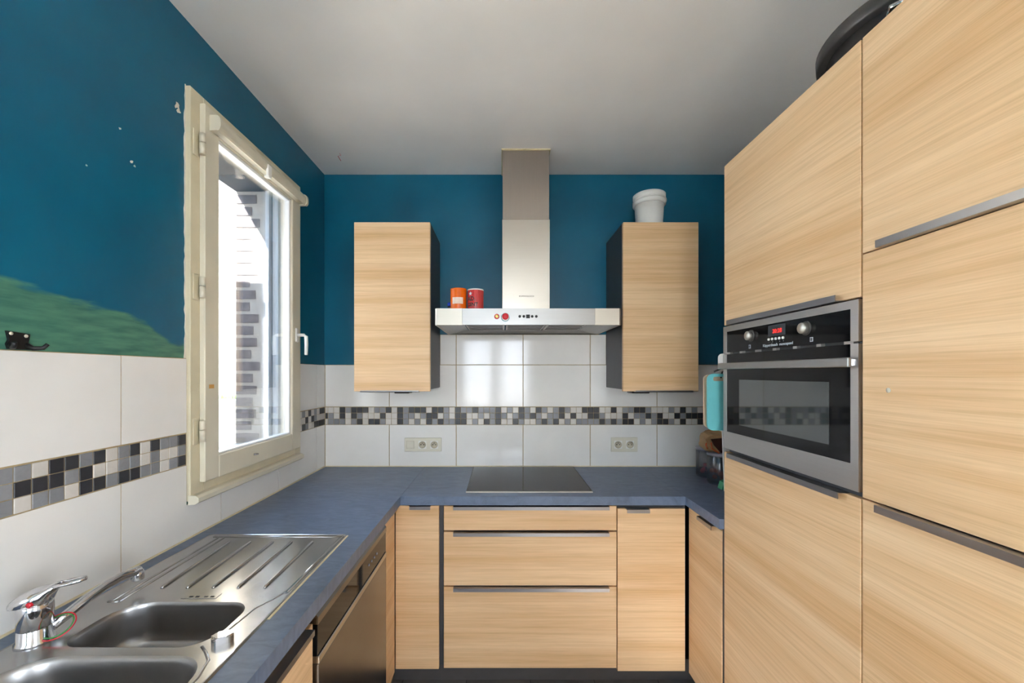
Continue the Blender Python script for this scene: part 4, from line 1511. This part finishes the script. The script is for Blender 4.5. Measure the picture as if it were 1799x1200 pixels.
for k in range(5):
    bm = bmesh.new()
    lathe(bm, [(0.0042, 0.0), (0.0042, -0.003), (0.003, -0.004), (0.0, -0.004)], (OF + 0.0015, 1.303 - k * 0.0165, 1.5635), 'X', 14)
    obj('button', bm, M['white_plastic'], cp)
for k, ch in enumerate('-+-ov'):
    obj('symbol', face_x(text_bm(ch, 0.007, 0.0001), (OF + 0.0012, 1.303 - k * 0.0165, 1.5545)), M['white_ink'], cp)
obj('lettering', face_x(text_bm('Küppersbusch  monospeed', 0.0125, 0.0002, 1.0), (OF + 0.0012, 1.265, 1.5450)), M['white_ink'], cp, 'white maker lettering')
for y, z in ((1.405, 1.5475), (1.125, 1.5490)):
    t_ = boxes([(OF + 0.0010, OF + 0.0016, y - 0.0055, y + 0.0055, z - 0.006, z + 0.006)])
    s_ = obj('symbol_box', t_, M['white_ink'], cp)
    obj('symbol_mark', boxes([(OF + 0.0005, OF + 0.0011, y - 0.0015, y + 0.0015, z - 0.0045, z + 0.0045), (OF + 0.0005, OF + 0.0011, y - 0.0042, y - 0.0030, z - 0.0045, z + 0.0045), (OF + 0.0005, OF + 0.0011, y + 0.0030, y + 0.0042, z - 0.0045, z + 0.0045)]), M['black_glass'], cp)

# ------------------------------------------------------------------ black pan on top of the tall units
P = thing('large_pan', 'large round black pan with a steel handle lying on the tall units', 'pan', (1.225, 1.18, TZ))
bm = bmesh.new()
lathe(bm, [(0.150, 0.0), (0.185, 0.010), (0.212, 0.050), (0.222, 0.110), (0.228, 0.168), (0.225, 0.168), (0.206, 0.05), (0.15, 0.012), (0.0, 0.012)], (1.225, 1.18, TZ), 'Z', 64)
obj('pan_body', bm, M['black_satin'], P)
bm = bmesh.new()
lathe(bm, [(0.226, 0.1681), (0.247, 0.1690), (0.251, 0.173), (0.253, 0.206), (0.250, 0.208), (0.248, 0.176), (0.226, 0.173)], (1.225, 1.18, TZ), 'Z', 64)
obj('rim', bm, M['black_satin'], P)
bm = bmesh.new()
tube(bm, [(1.105, 0.992, TZ + 0.078), (1.02, 0.96, TZ + 0.085), (0.958, 0.965, TZ + 0.088), (0.940, 0.985, TZ + 0.088), (0.958, 1.012, TZ + 0.088), (1.06, 1.045, TZ + 0.078)], 0.0065, 10)
obj('handle', bm, M['chrome'], P)

# ------------------------------------------------------------------ corner clutter by the oven tower
def bd(name, mat, x0, x1, y0, y1, z0, z1, r, label, cat):
    bm = bmesh.new()
    pts = rrect(x0, x1, z0, z1, r, 6)
    prism(bm, pts, 'Y', y0, y1)
    return bm


rk = thing('hook_rail', 'white hook holder on the far side of the oven tower', 'hook', (0.93, 1.585, 1.45))
bm = bmesh.new()
prism(bm, rrect(0.842, 0.912, 1.472, 1.532, 0.016, 5), 'Y', 1.5722, 1.590)
obj('holder', bm, M['white_plastic'], rk)
bm = bmesh.new()
tube(bm, [(0.895, 1.585, 1.475), (0.893, 1.62, 1.470), (0.890, 1.648, 1.462), (0.890, 1.652, 1.446), (0.884, 1.646, 1.438)], 0.0035, 8)
tube(bm, [(0.895, 1.590, 1.480), (0.860, 1.600, 1.474), (0.838, 1.612, 1.462)], 0.0035, 8)
obj('hook', bm, M['black'], rk)
# aqua board with a slot handle, hanging from the hook
t = thing('chopping_board', 'aqua plastic chopping board hanging beside the oven', 'chopping board', (0.905, 1.632, 1.23))
bm = bmesh.new()
outl = rrect(0.820, 0.962, 1.2280, 1.4540, 0.024, 6)
slot = rrect(0.842, 0.925, 1.4250, 1.4420, 0.0075, 5)
ed = []
lp_ = []
for L_ in (outl, slot):
    v_ = [bm.verts.new((x, 1.626, z)) for x, z in L_]
    lp_.append(v_)
    ed += [bm.edges.new((v_[i], v_[(i + 1) % len(v_)])) for i in range(len(v_))]
res = bmesh.ops.triangle_fill(bm, use_beauty=True, use_dissolve=False, edges=ed, normal=(0, -1, 0))
fs_ = [g for g in res['geom'] if isinstance(g, bmesh.types.BMFace)]
ex = bmesh.ops.extrude_face_region(bm, geom=fs_)
bmesh.ops.translate(bm, verts=[g for g in ex['geom'] if isinstance(g, bmesh.types.BMVert)], vec=(0, 0.008, 0))
obj('board', bm, M['aqua'], t)
bm = bmesh.new()
prism(bm, rrect(0.824, 0.990, 1.235, 1.450, 0.02, 6), 'Y', 1.662, 1.670)
single('chopping_board', bm, M['beige_board'], 'beige chopping board hanging behind the aqua one', 'chopping board', (0.907, 1.666, 1.235))
bm = bmesh.new()
prism(bm, [(1.058, CT + 0.0005), (1.300, CT + 0.0005), (1.300, 1.23), (1.056, 1.23), (1.046, 1.215)], 'Y', 1.936, 1.944)
bmesh.ops.rotate(bm, verts=bm.verts, cent=Vector((1.19, 1.94, CT)), matrix=Matrix.Rotation(0.0, 3, 'X'))
single('chopping_board', bm, M['white_plastic'], 'white board standing upright on the worktop below the aqua board', 'chopping board', (1.185, 1.94, CT))


def canister(cx, cy, r, h, fill, label):
    t = thing('food_canister', label, 'canister', (cx, cy, CT))
    bm = bmesh.new()
    lathe(bm, [(r * 0.93, 0.0), (r, 0.006), (r, h - 0.014), (r * 0.97, h - 0.012), (r * 0.97, 0.008), (0, 0.008)], (cx, cy, CT), 'Z', 36)
    obj('jar', bm, M['clear'], t)
    bm = bmesh.new()
    lathe(bm, [(r * 1.02, h - 0.016), (r * 1.03, h - 0.002), (r * 0.98, h), (0, h)], (cx, cy, CT), 'Z', 36)
    obj('lid', bm, M['grey_lid'], t)
    bm = bmesh.new()
    for k in range(14):
        a = random.uniform(0, 2 * PI)
        q = r * 0.72 * math.sqrt(random.random())
        bmesh.ops.create_icosphere(bm, subdivisions=1, radius=0.013, matrix=Matrix.Translation((cx + math.cos(a) * q, cy + math.sin(a) * q, CT + 0.023 + 0.017 * (k % 3))))
    o = obj('contents', bm, M[fill], t, smooth=True)
    o['kind'] = 'stuff'
    return t


canister(1.132, 2.235, 0.063, 0.158, 'pink', 'clear canister with pink contents at the wall end of the right worktop')
canister(1.118, 2.090, 0.061, 0.158, 'coral', 'clear canister with coral contents in front of the pink one')
bag = thing('paper_bag', 'crumpled kraft paper bag with brown label lying on the canisters', 'bag', (1.135, 2.15, CT + 0.159))
bm = bmesh.new()
nx, ny = 14, 22
rings = []
for i in range(nx + 1):
    u = i / nx
    y = 2.045 + 0.23 * u
    ring = []
    sc_ = 0.55 + 0.45 * math.sin(PI * min(1, u * 1.15 + 0.12)) ** 0.6 if u < 0.98 else 0.5
    for k in range(ny):
        a = 2 * PI * k / ny
        c, s_ = math.cos(a), math.sin(a)
        wob = 1 + 0.07 * math.sin(3 * a + 5 * u) + 0.06 * math.sin(7 * a - 9 * u) + 0.03 * random.uniform(-1, 1)
        xx = 1.092 + 0.056 * u + 0.082 * sc_ * wob * math.copysign(abs(c) ** 0.8, c)
        zz = CT + 0.211 + 0.052 * sc_ * wob * math.copysign(abs(s_) ** 0.75, s_)
        zz = max(zz, CT + 0.1592)
        ring.append(bm.verts.new((xx, y, zz)))
    rings.append(ring)
for i in range(nx):
    for k in range(ny):
        bm.faces.new((rings[i][k], rings[i][(k + 1) % ny], rings[i + 1][(k + 1) % ny], rings[i + 1][k]))
bm.faces.new(list(reversed(rings[0])))
bm.faces.new(rings[-1])
obj('bag_body', bm, M['kraft'], bag)
bm = bmesh.new()
prism(bm, [(1.044, CT + 0.232), (1.145, CT + 0.242), (1.145, CT + 0.172), (1.095, CT + 0.164), (1.062, CT + 0.200)], 'Y', 2.034, 2.042)
obj('brown_label', bm, M['choc'], bag)
bm = bmesh.new()
tube(bm, [(1.030, 2.047, CT + 0.222), (1.026, 2.052, CT + 0.200), (1.034, 2.05, CT + 0.182)], 0.003, 6)
tube(bm, [(1.046, 2.040, CT + 0.215), (1.050, 2.038, CT + 0.185), (1.085, 2.036, CT + 0.162)], 0.003, 6)
obj('orange_stripe', bm, M['orange_print'], bag)
bm = bmesh.new()
prism(bm, [(1.060, CT + 0.0004), (1.115, CT + 0.0004), (1.118, CT + 0.030), (1.100, CT + 0.046), (1.070, CT + 0.034)], 'Y', 1.965, 2.005)
single('small_packet', bm, M['green'], 'small green packet on the worktop beside the white board', 'packet', (1.09, 1.985, CT))

# ------------------------------------------------------------------ wall hook left, ceiling wire
hk = thing('wall_hook', 'black two-prong wall hook screwed to the green paint patch', 'hook', (PXL, 0.902, 1.508))
bm = bmesh.new()
prism(bm, [(0.877, 1.5475), (0.920, 1.5435), (0.9185, 1.533), (0.916, 1.522), (0.924, 1.5085), (0.880, 1.5085), (0.877, 1.519), (0.881, 1.528)], 'X', PXL + 0.0002, PXL + 0.006)
obj('back_plate', bm, M['black'], hk)
for (ya, yb) in ((0.884, 0.872), (0.914, 0.928)):
    bm = bmesh.new()
    tube(bm, [(PXL + 0.004, ya, 1.520), (PXL + 0.014, (ya * 2 + yb) / 3, 1.5115), (PXL + 0.026, yb, 1.513), (PXL + 0.032, yb + (yb - ya) * 0.3, 1.522)], [0.005, 0.005, 0.0045, 0.004], 10)
    obj('prong', bm, M['black'], hk)
for y, z in ((0.8835, 1.5420), (0.9115, 1.5385)):
    bm = bmesh.new()
    lathe(bm, [(0.0038, 0.0), (0.0036, 0.0012), (0.0, 0.0018)], (PXL + 0.006, y, z), 'X', 12)
    obj('screw', bm, M['ivory'], hk)
bm = bmesh.new()
tube(bm, [(-0.880, 2.222, CEIL - 0.0008), (-0.876, 2.228, CEIL - 0.008), (-0.884, 2.21, CEIL - 0.022), (-0.878, 2.235, CEIL - 0.035)], 0.0017, 8)
single('wire_end', bm, M['red'], 'short red wire end poking out of the ceiling', 'wire', (-0.880, 2.222, CEIL))

bpy.context.view_layer.update()
